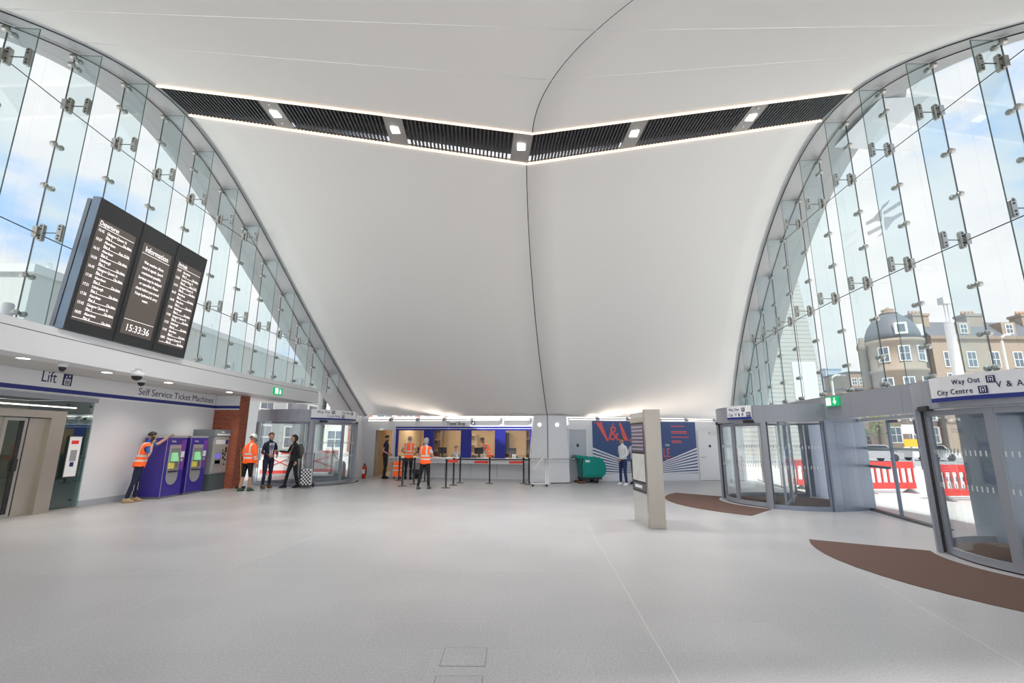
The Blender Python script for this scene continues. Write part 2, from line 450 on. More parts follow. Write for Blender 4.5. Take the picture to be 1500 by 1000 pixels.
arch('trim_1', XL, ZL, 1, 24.2, -.5, 'grey metal arch reveal around the left glass wall', -1.0)
arch('trim_2', XR, ZR, -1, 23.0, -.5, 'grey metal arch reveal around the right glass wall', lambda y: -1.05 if y > 10.4 else -.75)
# pointed eaves corner outside the right glass
MB().add([(9.3, 10.4, ZR(10.4) + .08), (10.35, 10.2, ZR(10.4) - .02), (10.3, 12.2, ZR(12.2) + .02), (9.3, 12.2, ZR(12.2) + .08)], [(0, 1, 2, 3)]).build('trim_3', PALE, kind='structure', label='pointed corner of the eaves outside the right glass wall')

# ------------------------------------------------------------------ places measured from the view
def ray(px, py):
    u = (px - 750) / F; v = -(py - 500) / F; c, s = math.cos(ROLL), math.sin(ROLL)
    u, v = u * c - v * s, u * s + v * c
    return Vector((u, math.cos(PITCH) - math.sin(PITCH) * v, math.sin(PITCH) + math.cos(PITCH) * v))
CAMP = Vector((0, 0, HC))
def onz(px, py, z=0.): d = ray(px, py); return CAMP + d * ((z - HC) / d.z)
def ony(px, py, y): d = ray(px, py); return CAMP + d * (y / d.y)
def onplane(px, py, p, q):     # vertical plane through plan points p, q
    d = ray(px, py); n = Vector((q[1] - p[1], -(q[0] - p[0]))); t = (n.x * p[0] + n.y * p[1]) / (n.x * d.x + n.y * d.y); return CAMP + d * t
UP = Vector((0, 0, 1))

# ------------------------------------------------------------------ left side: wall, fascia, soffit
def wx(Y): return -10.49 + .04 * (Y - 11.95)
WDIR = Vector((.04, 1, 0)).normalized(); WN = Vector((1, -.04, 0)).normalized()
def PW(px, py, off=0.):        # point on the left wall plane
    p = onplane(px, py, (wx(0) + off, 0), (wx(20) + off, 20)); return p
SZ = 3.12
LIFT0, LIFT1 = 8.1, 11.93
wl_ = MB()
def wbox(mb, y0, y1, z0, z1, o0, o1, mi=0):      # box along the left wall; o = offset out of the wall plane
    p = lambda y, o: Vector((wx(y), y, 0)) + WN * o
    q = [p(y0, o0), p(y0, o1), p(y1, o1), p(y1, o0)]
    return mb.hexa([Vector((a.x, a.y, z0)) for a in q] + [Vector((a.x, a.y, z1)) for a in q], mi)
wbox(wl_, LIFT1, 16.5, 0, SZ, -.25, 0); wbox(wl_, -2, LIFT0, 0, SZ, -.25, 0); wbox(wl_, LIFT0, LIFT1, 2.60, SZ, -.25, 0)
wall_left = wl_.build('wall_left', WHITE, kind='structure', label='white wall with the lift and the ticket machines')
BASE = mat('grey_skirting', (.42, .44, .49), .5, var=.12, vscale=4)
bb = empty('baseboard_left', (0, 0, 0), kind='structure', label='grey stone skirting below the white left wall')
y = LIFT1 + .03
while y < 16.4:
    wbox(MB(), y, min(y + .9, 16.45) - .006, 0.001, .15, .001, .02).build('skirting_tile', BASE, bb); y += .9
wbox(MB(), -1.9, LIFT0 - .1, 0.001, .15, .001, .02).build('skirting_tile', BASE, bb)
# wall sign band
sb = empty('wall_sign', (wx(12), 12, 2.6), label='white wall sign band reading Lift and Self Service Ticket Machines', cat='sign')
def loc(o, M): return Matrix.Translation(-o.location) @ M
mb = MB(); wbox(mb, 2, 16.49, 2.62, 2.665, .001, .012); wbox(mb, 2, 16.49, 2.76, SZ - .01, .001, .012)
o = mb.build('sign_board', SIGNW, sb); o.location = -sb.location
mb = MB(); wbox(mb, 2, 16.49, 2.665, 2.76, .001, .015); o = mb.build('blue_stripe', BLUE, sb); o.location = -sb.location
def wtext(txt, px, py, px2, size, parent=sb):
    a, b = PW(px, py, .012), PW(px2, py, .012)
    me = textmesh(txt, size, .006); w = max(v.co.x for v in me.vertices)
    me.transform(Matrix.Scale((b.y - a.y) / w, 4, (1, 0, 0))); me.transform(loc(parent, frame(a, WDIR, UP))); me.materials.clear(); me.materials.append(NAVY)
    return link('lettering', me, parent)
def zof(px, py, off=.012): return PW(px, py, off).z
a = PW(60, 557, .012); c = PW(62, 545, .012)
wtext('Lift', 59, 558, 82.5, .36)
wtext('Self Service Ticket Machines', 202, 577.5, 313.5, .27)
def icon(parent, o, xd, w, h, kind, back=NAVY, front=SIGNW):
    M = loc(parent, frame(o, xd, UP))
    p = MB().box(0, w, 0, h, 0, .006, 0, M).build('pictogram', back, parent)
    f = MB()
    if kind == 'lift':
        f.box(.18 * w, .82 * w, .08 * h, .6 * h, .006, .008, 0, M)
        for k in (.33, .5, .67): f.box(k * w - .05 * w, k * w + .05 * w, .12 * h, .45 * h, .008, .010, 1, M); f.lathe([(.055 * w, 0), (.055 * w, .002)], (k * w, .52 * h, .008), 8, 1, M)
        for k, up in ((.33, 1), (.67, -1)):
            c = .8 * h; s_ = .1 * h * up
            f.prism([(k * w - .12 * w, c - s_), (k * w + .12 * w, c - s_), (k * w, c + s_)][::(1 if up > 0 else -1)], .006, .008, 0, M)
    elif kind == 'hand':
        f.prism([(.35 * w, .15 * h), (.65 * w, .2 * h), (.72 * w, .7 * h), (.5 * w, .85 * h), (.3 * w, .55 * h)], .006, .008, 0, M)
    else:   # arrow
        f.box(.22 * w, .30 * w, .18 * h, .75 * h, .006, .008, 0, M); f.box(.70 * w, .78 * w, .18 * h, .75 * h, .006, .008, 0, M); f.box(.22 * w, .78 * w, .75 * h, .82 * h, .006, .008, 0, M)
        f.box(.46 * w, .54 * w, .2 * h, .5 * h, .006, .008, 0, M); f.prism([(.34 * w, .45 * h), (.66 * w, .45 * h), (.5 * w, .66 * h)], .006, .008, 0, M)
    f.build('symbol', [front, back], p)
    return p
a, b = PW(90.5, 564, .012), PW(104, 564, .012); icon(sb, a, WDIR, b.y - a.y, .27, 'lift')
a, b = PW(316.5, 590.5, .012), PW(324, 590.5, .012); icon(sb, a, WDIR, b.y - a.y, .24, 'hand')

# soffit and fascia (balcony edge)
FY = [-2 + 22 * i / 44 for i in range(45)]
def fx(Y): return XL(Y) + .56
def strip_prism(mb, fa, fb, z0, z1, ys, mi=0):
    n = len(ys); vs = [(fa(y), y, z0) for y in ys] + [(fb(y), y, z0) for y in ys] + [(fa(y), y, z1) for y in ys] + [(fb(y), y, z1) for y in ys]
    fs = []
    for i in range(n - 1):
        fs += [(i, i + 1, n + i + 1, n + i), (2 * n + i, 3 * n + i, 3 * n + i + 1, 2 * n + i + 1), (i, 2 * n + i, 2 * n + i + 1, i + 1), (n + i, n + i + 1, 3 * n + i + 1, 3 * n + i)]
    fs += [(0, n, 3 * n, 2 * n), (n - 1, 3 * n - 1, 4 * n - 1, 2 * n - 1)]
    return mb.add(vs, fs, mi)
fa = empty('trim_4', (0, 0, 0), kind='structure', label='pale grey balcony fascia under the left glass wall')
strip_prism(MB(), lambda y: fx(y) - .5, fx, SZ, 3.56, FY).build('fascia_board', FASC, fa)
strip_prism(MB(), lambda y: fx(y) - .5, lambda y: fx(y) - .012, 3.56, 3.575, FY).build('groove', DARK, fa)
strip_prism(MB(), lambda y: fx(y) - .62, fx, 3.575, 3.72, FY).build('ledge_cap', FASC, fa)
SOFM = mat('soffit_grey', (.66, .65, .63), .6)
strip_prism(MB(), lambda y: wx(y) - .25, lambda y: fx(y) - .5, SZ, SZ + .1, FY).build('ceiling', SOFM, kind='structure', label='flat soffit with downlights above the left wall')
# floor slab behind glass is outside; brick pier
def brick_mat():
    m = bpy.data.materials.new('red_brick'); m.use_nodes = True; nt = m.node_tree; b = nt.nodes['Principled BSDF']
    t = nt.nodes.new('ShaderNodeTexCoord'); br = nt.nodes.new('ShaderNodeTexBrick'); br.inputs['Scale'].default_value = 1
    br.inputs['Brick Width'].default_value = .215; br.inputs['Row Height'].default_value = .075; br.inputs['Mortar Size'].default_value = .006
    br.inputs['Color1'].default_value = (.40, .10, .05, 1); br.inputs['Color2'].default_value = (.30, .07, .035, 1); br.inputs['Mortar'].default_value = (.36, .20, .14, 1)
    sp = nt.nodes.new('ShaderNodeSeparateXYZ'); cb = nt.nodes.new('ShaderNodeCombineXYZ'); ad = nt.nodes.new('ShaderNodeMath'); ad.operation = 'ADD'
    nt.links.new(t.outputs['Object'], sp.inputs[0]); nt.links.new(sp.outputs['X'], ad.inputs[0]); nt.links.new(sp.outputs['Y'], ad.inputs[1])
    nt.links.new(ad.outputs[0], cb.inputs['X']); nt.links.new(sp.outputs['Z'], cb.inputs['Y']); nt.links.new(cb.outputs[0], br.inputs['Vector'])
    nt.links.new(br.outputs['Color'], b.inputs['Base Color']); b.inputs['Roughness'].default_value = .8; return m
BRICK = brick_mat()
MB().box(-10.4, -9.42, 16.52, 17.05, 0, SZ).build('wall_pier', BRICK, kind='structure', label='red brick pier beside the grey ticket machine')
mb = MB().box(-10.3, -9.47, 16.505, 16.519, 2.62, 2.665).box(-10.3, -9.47, 16.505, 16.519, 2.76, SZ - .01).box(-10.3, -9.47, 16.502, 16.519, 2.665, 2.76, 1)
mb.build('sign_end_board', [SIGNW, BLUE], label='short white sign board with blue stripe turning onto the brick pier', cat='sign')

# downlights in the soffit
DLM = mat('downlight_glow', (1, .95, .88), .5, emit=(1, .88, .72), estr=9)
for k, (px, py) in enumerate([(34, 524), (157, 545), (247, 560), (336, 574), (100, 541)][:4]):
    p = onz(px, py, SZ)
    r = empty('downlight', (p.x, p.y, SZ), label=['recessed soffit downlight nearest the lift, far left', 'recessed soffit downlight above the bracket security camera', 'recessed soffit downlight above the Ticket lettering', 'recessed soffit downlight next to the brick pier'][k], cat='downlight', group='soffit downlights')
    MB().lathe([(.13, 0), (.13, -.012), (.10, -.012), (.10, 0)], (0, 0, 0), 20).build('trim_ring', SIGNW, r)
    MB().lathe([(.098, -.002), (.098, -.008)], (0, 0, 0), 20).build('lens', DLM, r)
    ld = bpy.data.lights.new('downlight_lamp', 'SPOT'); ld.energy = 50; ld.spot_size = 2.2; ld.spot_blend = .8; ld.shadow_soft_size = .1; ld.color = (1, .92, .8)
    link('downlight_lamp', ld, None, (p.x, p.y, SZ - .03))
# security cameras
def dome(name, p, lab, bracket, r=.1):
    t = empty(name, p, label=lab, cat='camera')
    if bracket:
        MB().tube([(0, 0, 0), (0, 0, -.09)], .07, 0, 12).tube([(-.25, -.02, -.03), (0, 0, -.05)], .035, 0, 8).cbox((-.28, -.02, -.02), (.10, .16, .18)).build('bracket', SIGNW, t)
    MB().lathe([(.0, 0), (r * 1.05, 0), (r * 1.1, -.06), (r * 1.0, -.09)], (0, 0, -.08 if bracket else 0), 18).build('housing', SIGNW, t)
    z0 = -.17 if bracket else -.085
    MB().lathe([(r * .92, 0), (r * .8, -.05), (r * .5, -.085), (0.0, -.1)], (0, 0, z0), 18).build('dome', BLACK, t)
p = onz(93, 531, SZ); dome('security_camera', (p.x, p.y, SZ), 'small black dome camera on the soffit right of the word Lift', False, .07)
p = onz(177, 531, SZ + .15); dome('security_camera', (fx(10.9) + .12, 10.9, SZ + .1), 'white bracket dome camera on the balcony fascia', True, .12)
p = onz(208, 555, SZ); dome('security_camera', (p.x, p.y, SZ), 'dome camera on the soffit above the word Self', False, .09)
# exit sign on the fascia
def exit_sign(p, xd, w, h, lab, arrow):
    t = empty('exit_sign', p, label=lab, cat='exit sign')
    M = frame((0, 0, 0), xd, UP)
    MB().box(-w / 2, w / 2, -h / 2, h / 2, 0, .05, 0, M).build('body', mat('exit_green', (.0, .22, .07), .4, emit=(.0, .30, .10), estr=.6), t)
    f = MB(); EW = mat('exit_white', (.9, .95, .9), .4, emit=(.9, 1, .9), estr=.6)
    f.box(-.42 * w, -.06 * w, -.4 * h, .4 * h, .05, .054, 0, M)
    if arrow == 'down':
        f.box(.2 * w, .27 * w, -.1 * h, .36 * h, .05, .054, 0, M); f.prism([(.10 * w, 0), (.235 * w, -.36 * h), (.37 * w, 0)], .05, .054, 0, M)
    else:
        f.ball((.2 * w, .22 * h, .05), (.05 * w, .1 * h, .004), 0, 8, M); f.prism([(.12 * w, -.35 * h), (.28 * w, -.35 * h), (.3 * w, .1 * h), (.12 * w, .12 * h)], .05, .054, 0, M)
    f.build('symbol', EW, t)
    return t
p = onplane(406, 573, (fx(17), 17), (fx(18), 18)); exit_sign((fx(p.y) + .01, p.y, p.z), (0.05, 1, 0), .55, .24, 'green emergency exit sign on the balcony fascia', 'man')

# ------------------------------------------------------------------ departure boards
SCR = mat('screen_brown', (.035, .03, .027), .3, emit=(.10, .085, .075), estr=.42)
STXT = mat('screen_text', (.9, .85, .85), .5, emit=(1, .93, .92), estr=.5)
BODY = mat('board_black', (.03, .032, .035), .35)
EDGE = mat('board_edge_blue_grey', (.30, .36, .46), .3, .5)
tilt = math.atan2(.25, 2.8); UB = Vector((math.sin(tilt), 0, math.cos(tilt))); NB = Vector((math.cos(tilt), 0, -math.sin(tilt)))
bz0, BH = 3.73, 2.80
times = [('15:45', 'Glasgow Queen St', 'Plat 1', 'On time'), ('15:57', 'Aberdeen', 'Plat 4', 'Exp 15:54'), ('16:15', 'Aberdeen', 'Plat 4', 'On time'), ('16:24', 'Edinburgh', 'Plat 1', 'On time'), ('16:43', 'Glasgow Queen St', 'Plat 1', 'On time'), ('17:20', 'Aberdeen', 'Plat 4', 'On time'), ('17:21', 'Edinburgh', 'Plat 1', 'On time'), ('17:36', 'Aberdeen', 'Plat 4', 'On time'), ('17:42', 'Glasgow Queen St', 'Plat 1', 'On time'), ('18:02', 'Aberdeen', 'Plat 4', 'On time')]
arr = [('15:47', 'Aberdeen', 'Plat 3', 'On time'), ('15:50', 'London Kings X', 'Plat 4', 'Exp 15:53'), ('16:15', 'Glasgow Queen St', 'Plat 4', 'On time'), ('16:23', 'Aberdeen', 'Plat 1', 'On time'), ('16:42', 'Aberdeen', 'Plat 1', 'On time'), ('17:05', 'Edinburgh', 'Plat 3', 'On time'), ('17:08', 'Glasgow Queen St', 'Plat 4', 'On time'), ('17:25', 'Edinburgh', 'Plat 4', 'On time'), ('17:45', 'Aberdeen', 'Plat 3', 'On time'), ('18:02', 'Glasgow Queen St', 'Plat 4', 'On time')]
info = ['Wet weather affects', 'track & signals. Speed', 'restrictions possible.', 'Services may be delayed', 'or cancelled. Please', 'check before you travel.', 'Keep hydrated & carry', 'water.']
def board(y0, y1, lab, kind):
    w = y1 - y0; O = Vector((-8.75, y0, bz0)); t = empty('information_screen', O, label=lab, cat='screen', group='departure boards over the lift')
    def M(u, v, out=0.): q = UB * v + NB * out; return frame((q.x, u, q.z), (0, 1, 0), UB)
    M0 = M(0, 0)
    MB().box(.015, w - .015, 0, BH, -.16, -.003, 0, M0).box(0.0, .015, 0, BH, -.16, 0, 1, M0).box(w - .015, w, 0, BH, -.16, 0, 0, M0).build('casing', [BODY, EDGE if kind == 'dep' else BODY], t)
    MB().box(.03, w - .03, .04, BH - .04, -.30, -.22, 0, M0).box(.2, .3, .3, .45, -.22, -.16, 0, M0).box(.2, .3, BH - .6, BH - .45, -.22, -.16, 0, M0).box(w - .3, w - .2, .3, .45, -.22, -.16, 0, M0).build('back_frame', GMET, t)
    m_ = .11; x0, x1, v0, v1 = m_, w - m_, .22, BH - .42
    s = MB().box(x0, x1, v0, v1, -.003, .0, 0, M0).build('screen', SCR, t)
    W_ = x1 - x0
    def T(txt, u, v, size, al='LEFT', sx=.8): return text(txt, size, M(u, v, .002), STXT, s, .002, sx, al)
    def rule(v, u0=x0 + .02, u1=x1 - .02): MB().box(u0, u1, v, v + .009, 0, .002, 0, M0).build('rule', STXT, s)
    if kind == 'info':
        T('Information', (x0 + x1) / 2, v1 - .20, .19, 'CENTER', .82); rule(v1 - .25)
        for k, l in enumerate(info): T(l, (x0 + x1) / 2, v1 - .47 - .125 * k, .095, 'CENTER', .78)
        rule(v0 + .33); T('15:33:36', (x0 + x1) / 2, v0 + .08, .225, 'CENTER', .92)
    else:
        T('Departures' if kind == 'dep' else 'Arrivals', x0 + .03, v1 - .12, .13); rule(v1 - .155)
        n = 10; st = (v1 - .17 - v0 - .04) / n
        for k, (a, b, c, d) in enumerate(times if kind == 'dep' else arr):
            v = v1 - .17 - st * k
            T(a, x0 + .03, v - .09, .085); T(b, x0 + .25, v - .09, .085); T(c, x0 + .25, v - .18, .085); T(d, x1 - .04, v - .18, .085, 'RIGHT')
            rule(v - st + .01, x0 + .25 if k < n - 1 else x0 + .02)
board(8.92, 10.10, 'tall black Departures screen, leftmost of three above the lift', 'dep')
board(10.12, 11.25, 'tall black Information screen showing the clock 15:33:36', 'info')
board(11.27, 12.40, 'tall black Arrivals screen, right of the Information screen', 'arr')

# ------------------------------------------------------------------ lift
lift = empty('lift', (wx(10.5), 10.5, 0), label='glass and stainless steel lift with sliding doors', cat='lift')
def lpart(name, m, boxes, parent=lift):
    mb = MB()
    for b_ in boxes: wbox(mb, *b_)
    o = mb.build(name, m, parent)
    if parent is lift: o.location = -lift.location
    return o
ly = lambda px, py, off=0.: PW(px, py, off).y
BEIGE = mat('lift_interior', (.46, .44, .36), .5)
lpart('car_back', BEIGE, [(8.3, 11.9, .02, 2.55, -1.7, -1.65)]); lpart('car_side', mat('lift_side', (.20, .27, .27), .5), [(11.86, 11.92, .02, 2.55, -1.65, -.02), (8.12, 8.2, .02, 2.55, -1.65, -.02)]); lpart('car_floor', GMET, [(8.2, 11.86, .0, .03, -1.65, -.02)]); lpart('car_roof', GMET, [(8.2, 11.86, 2.56, 2.6, -1.65, -.02)])
lpart('top_rail', GMET, [(LIFT0, LIFT1, 2.50, 2.60, -.02, .10)])
lpart('glass_top', DGLASS, [(LIFT0 + .02, LIFT1 - .02, 2.2, 2.5, .03, .045)])
lpart('header', STEEL, [(9.2, 11.12, 2.08, 2.24, -.05, .16)])
lpart('light_strip', mat('lift_tube', (1, 1, .95), .5, emit=(1, .93, .8), estr=2), [(9.2, 11.6, 2.34, 2.365, -.15, -.12)])
lpart('jamb', STEEL, [(10.78, 11.12, .0, 2.08, -.05, .16)]); lpart('jamb', STEEL, [(9.2, 9.45, 0, 2.08, -.05, .16)])
d1 = lpart('door_leaf', STEEL, [(10.42, 10.78, .02, 2.06, -.02, .04), (10.40, 10.42, .02, 2.06, -.03, .06)])
d2 = lpart('door_frame', CHROME, [(9.92, 9.98, .02, 2.06, -.02, .05), (10.32, 10.38, .02, 2.06, -.02, .05), (9.98, 10.32, 2.0, 2.06, -.02, .05), (9.98, 10.32, .02, .08, -.02, .05)])
lpart('door_glass', glassmat('lift_glass', (.80, .82, .74), .1), [(9.98, 10.32, .08, 2.0, .01, .02)])
lpart('door_edge', BLACK, [(10.25, 10.32, .08, 2.0, .021, .03)])
lpart('door_leaf', STEEL, [(9.45, 9.92, .02, 2.06, -.05, .0)])
lpart('door_handle', BLACK, [(10.24, 10.33, .95, 1.2, .03, .07)])
lpart('side_glass', glassmat('lift_green_glass', (.62, .74, .73), .15), [(11.15, LIFT1 - .01, .05, 2.2, .03, .045)])
lpart('sill', CHROME, [(9.2, LIFT1, .0, .04, -.02, .10)])
for (yy, zz) in ((11.22, .2), (11.7, .2), (11.22, 1.15), (11.22, 2.1), (11.7, 2.1), (11.22, 2.4), (11.8, 2.4)): lpart('glass_bolt', BLACK, [(yy - .025, yy + .025, zz - .025, zz + .025, .045, .06)])
cp = lpart('control_panel', BLACK, [(11.36, 11.72, .72, 1.70, .05, .07)])
lpart('face_plate', SIGNW, [(11.39, 11.69, .75, 1.67, .07, .078)], cp); lpart('floor_display', mat('display_red', (.15, .0, .0), .4, emit=(.5, .02, .01), estr=.5), [(11.44, 11.62, 1.50, 1.58, .078, .082)], cp)
lpart('call_button', NAVY, [(11.49, 11.58, .98, 1.08, .078, .086)], cp)
lpart('notice', GMET, [(11.46, 11.62, 1.1, 1.36, .078, .080)], cp)

# ------------------------------------------------------------------ ticket machines
PUR = mat('machine_purple', (.045, .03, .30), .3); PUR2 = mat('machine_violet', (.17, .05, .36), .35)
SILV = mat('machine_silver', (.50, .51, .54), .35, .5); RECS = mat('machine_recess', (.22, .23, .24), .5)
def ticket_machine(y0, lab):
    O = Vector((-9.70, y0, 0)); t = empty('ticket_machine', O, label=lab, cat='ticket machine', group='purple ticket machines'); w, d, h = .82, .62, 1.72
    MB().box(-d, 0, 0, w, .06, h - .06).build('body', PUR, t)
    MB().box(-d + .03, -.02, .02, w - .02, 0, .06).build('plinth', RECS, t); MB().box(-d, .005, -.005, w + .005, h - .06, h).build('cap', SILV, t)
    MB().box(0, .006, -.004, .014, .06, h - .06).build('edge_trim', SILV, t)
    MF = frame((0, 0, 0), (0, 1, 0), UP)     # x along Y, y up, z out
    poly = [(.60, 1.46), (.14, 1.46), (.14, .58)] + [(.37 - .23 * math.cos(a), .58 - .23 * math.sin(a)) for a in [PI * k / 12 for k in range(1, 12)]] + [(.60, .58)]
    fp = MB().prism(poly, .0, .012, 0, MF).build('front_panel', SILV, t)
    MB().box(.012, .02, .20, .56, .80, 1.36).build('recess', RECS, fp)
    MB().hexa([(.02, .22, 1.0), (.09, .22, 1.0), (.09, .46, 1.0), (.02, .46, 1.0), (.02, .22, 1.24), (.035, .22, 1.24), (.035, .46, 1.24), (.02, .46, 1.24)]).build('touch_screen', mat('machine_screen', (.12, .3, .16), .3, emit=(.25, .6, .3), estr=.35), fp)
    MB().box(.012, .06, .17, .34, .80, .96).build('card_reader', mat('keypad_yellow', (.80, .70, .14), .5), fp)
    MB().box(.012, .05, .37, .43, .80, .95).box(.012, .05, .46, .52, .80, .95).build('keypad', RECS, fp)
    MB().box(.012, .03, .18, .56, .70, .735).build('ticket_slot', BLACK, fp)
    MB().box(0, .02, .63, .76, 1.1, 1.27).build('notice', SIGNW, t); MB().lathe([(.05, 0), (.05, .02)], (0, 0, 0), 14, 0, Matrix.Translation((.0, .69, 1.02)) @ Matrix.Rotation(PI / 2, 4, 'Y')).build('contactless_pad', SILV, t)
    MB().box(0, .003, .62, w - .01, 1.27, 1.6).box(0, .003, .62, w - .01, .75, 1.1).build('violet_band', PUR2, t)
    text('Tickets', .075, frame((.002, .18, 1.535), (0, 1, 0), UP), SIGNW, t, .004)
    return t
ticket_machine(13.58, 'purple ticket machine next to the man on the phone')
ticket_machine(14.58, 'purple ticket machine beside the grey ticket machine')
t = empty('ticket_machine', (-9.66, 15.62, 0), label='large grey steel ticket machine beside the brick pier', cat='ticket machine')
MB().box(-.72, 0, 0, .86, .52, 1.72).build('body', SILV, t); MB().box(-.72, .0, 0, .86, 0, .52).build('plinth', mat('machine_base', (.09, .12, .13), .4), t)
MB().box(-.75, .03, -.02, .88, 1.72, 1.93).build('canopy', mat('machine_canopy', (.20, .23, .25), .4), t)
fp = MB().box(0, .02, .04, .82, .56, 1.70).build('front_panel', mat('machine_face', (.56, .55, .53), .35, .4), t)
MB().box(.02, .05, .10, .42, .82, 1.22).build('screen_surround', SILV, fp); MB().box(.05, .058, .14, .36, 1.0, 1.16).build('screen', mat('screen_violet', (.10, .08, .35), .3, emit=(.12, .1, .5), estr=.5), fp)
MB().box(.02, .05, .12, .4, .84, .95).build('ticket_tray', RECS, fp)
for (a, b, c, d) in ((.52, .58, 1.12, 1.2), (.62, .68, 1.08, 1.16), (.66, .74, 1.18, 1.36), (.55, .62, .98, 1.06), (.66, .72, .92, .99), (.64, .7, .78, .83), (.5, .56, 1.24, 1.28)): MB().box(.02, .032, a, b, c, d).build('slot', BLACK, fp)
MB().box(.02, .026, .1, .6, 1.46, 1.6).build('instruction_plate', SIGNW, fp); MB().box(.02, .028, .64, .78, 1.46, 1.6).build('logo_plate', PUR, fp)
MB().box(.03, .036, .1, .82, 1.74, 1.8).build('header_sign', SIGNW, t); text('Tickets', .07, frame((.036, .3, 1.83), (0, 1, 0), UP), SIGNW, t, .004)

# ------------------------------------------------------------------ back wall, travel shop
A1, A2 = Vector((-7.6, 22.62, 0)), Vector((.95, 20.755, 0))
B1, B2 = Vector((2.2, 19.76, 0)), Vector((10.2, 21.13, 0))
DL = (A2 - A1).normalized(); DR = (B2 - B1).normalized()
NLb = Vector((DL.y, -DL.x, 0)); NRb = Vector((DR.y, -DR.x, 0))     # toward the hall
def ML(px_or_u, z=0., o=0.): p = A1 + DL * px_or_u + NLb * o; return Vector((p.x, p.y, z))
def MR(u, z=0., o=0.): p = B1 + DR * u + NRb * o; return Vector((p.x, p.y, z))
def uL(px, py=650): p = onplane(px, py, A1, A2); return (p - A1).dot(DL)
def uR(px, py=650): p = onplane(px, py, B1, B2); return (Vector((p.x, p.y, 0)) - B1).dot(DR)
def zL(px, py): return onplane(px, py, A1, A2).z
def zR(px, py): return onplane(px, py, B1, B2).z
def sb_(mb, P, u0, u1, z0, z1, o0, o1, mi=0):
    q = [P(u0, 0, o1), P(u1, 0, o1), P(u1, 0, o0), P(u0, 0, o0)]
    return mb.hexa([Vector((a.x, a.y, z0)) for a in q] + [Vector((a.x, a.y, z1)) for a in q], mi)
WT = 2.58
LEN_L, LEN_R = (A2 - A1).length, (B2 - B1).length
dl, dr = uL(547, 690), uL(572, 690)          # doorway on the left part
s0, s1 = uL(580, 640), uL(777, 640)
zc = .86; zw = 2.05
wins = [(uL(582.5), uL(620.5)), (uL(635), uL(675)), (uL(690), uL(725)), (uL(740), uL(776.5))]
mb = MB()
sb_(mb, ML, 0, dl, 0, WT, -.2, 0); sb_(mb, ML, dl, dr, 2.06, WT, -.2, 0); sb_(mb, ML, dr, s0, 0, WT, -.2, 0)
sb_(mb, ML, s0, LEN_L, zw + .02, WT, -.2, 0); sb_(mb, ML, s0, LEN_L, 0, zc - .04, -.2, 0)
mb.build('wall_back', WHITE, kind='structure', label='white travel shop wall with ticket windows')
mb = MB(); d2a, d2b = uR(833.5), uR(858.5)
sb_(mb, MR, 0, LEN_R, 0, WT, -.2, 0); mb.build('wall_back', WHITE, kind='structure', label='white back wall behind the blue exhibition poster')
# door reveal
door = empty('door_1', ML(dl, 0, -.1), kind='structure', label='open doorway to a beige staff corridor')
WARM = mat('warm_interior', (.55, .40, .24), .6); WARM2 = mat('warm_interior_dark', (.30, .20, .12), .6)
mb = MB(); sb_(mb, ML, dl - .04, dl, 0, 2.1, -.22, .015); sb_(mb, ML, dr, dr + .04, 0, 2.1, -.22, .015); sb_(mb, ML, dl, dr, 2.06, 2.1, -.22, .015); o = mb.build('door_frame', SIGNW, door); o.location = -door.location
mb = MB(); sb_(mb, ML, dl - .03, dl + .02, .02, 2.04, -.95, -.22); o = mb.build('door_leaf', mat('door_beige', (.52, .42, .30), .5), door); o.location = -door.location
mb = MB(); sb_(mb, ML, dl + .02, dl + .07, .95, 1.0, -.85, -.72); o = mb.build('door_handle', CHROME, door); o.location = -door.location
# back room shell
mb = MB(); sb_(mb, ML, 0, LEN_L + .2, 0, WT, -3.2, -3.1); sb_(mb, ML, 0, .1, 0, WT, -3.1, -.2); sb_(mb, ML, LEN_L + .1, LEN_L + .2, 0, WT, -3.1, -.2); sb_(mb, ML, dr + .05, dr + .13, 0, WT, -3.1, -.2)
mb.build('wall_office', WARM, kind='structure', label='warm beige office wall seen through the ticket windows')
sb_(MB(), ML, 0, LEN_L + .2, WT, WT + .1, -3.2, 0).build('ceiling', SIGNW, kind='structure', label='flat office ceiling behind the ticket windows')
ordl_ = ['first', 'second', 'third', 'fourth', 'fifth']
for u in (1.0, 2.9, 4.6, 6.2, 7.8):
    ld = bpy.data.lights.new('office_lamp', 'AREA'); ld.size = .6; ld.energy = 13; ld.color = (1, .88, .72); p = ML(u, WT - .03, -1.5); link('office_lamp', ld, None, p)
    sb_(MB(), ML, u - .3, u + .3, WT - .02, WT - .002, -1.8, -1.2).build('office_light_panel', LEDW, label='square office ceiling light, %s from the doorway, behind the shop wall' % ordl_[int(u // 1.7)], cat='light panel', group='office ceiling panels')

shop = empty('ticket_window_frame', ML(s0, zc, 0), label='royal blue travel shop window surround with four glazed ticket windows', cat='shopfront')
def spart(name, m, args, parent=shop):
    mb = MB()
    for a in args: sb_(mb, ML, *a)
    o = mb.build(name, m, parent)
    if parent is shop: o.location = -shop.location
    return o
RB = mat('shop_blue', (.018, .025, .30), .45)
edges = [s0] + [v for w_ in wins for v in w_] + [s1 + .06]
for k in range(0, len(edges), 2): spart('pillar', RB, [(edges[k], edges[k + 1], zc, zw, -.08, .02)])
spart('head_panel', RB, [(s0 - .02, s1 + .06, zw, zw + .07, -.08, .022)]); spart('head_line', SIGNW, [(s0 - .02, s1 + .06, zw + .07, zw + .095, -.05, .02)]); spart('head_panel', RB, [(s0 - .02, s1 + .06, zw + .095, zw + .165, -.05, .022)])
for a, b in wins: spart('pane', glassmat('shop_glass', (.95, .95, .94), .06), [(a, b, zc, zw, -.045, -.035)])
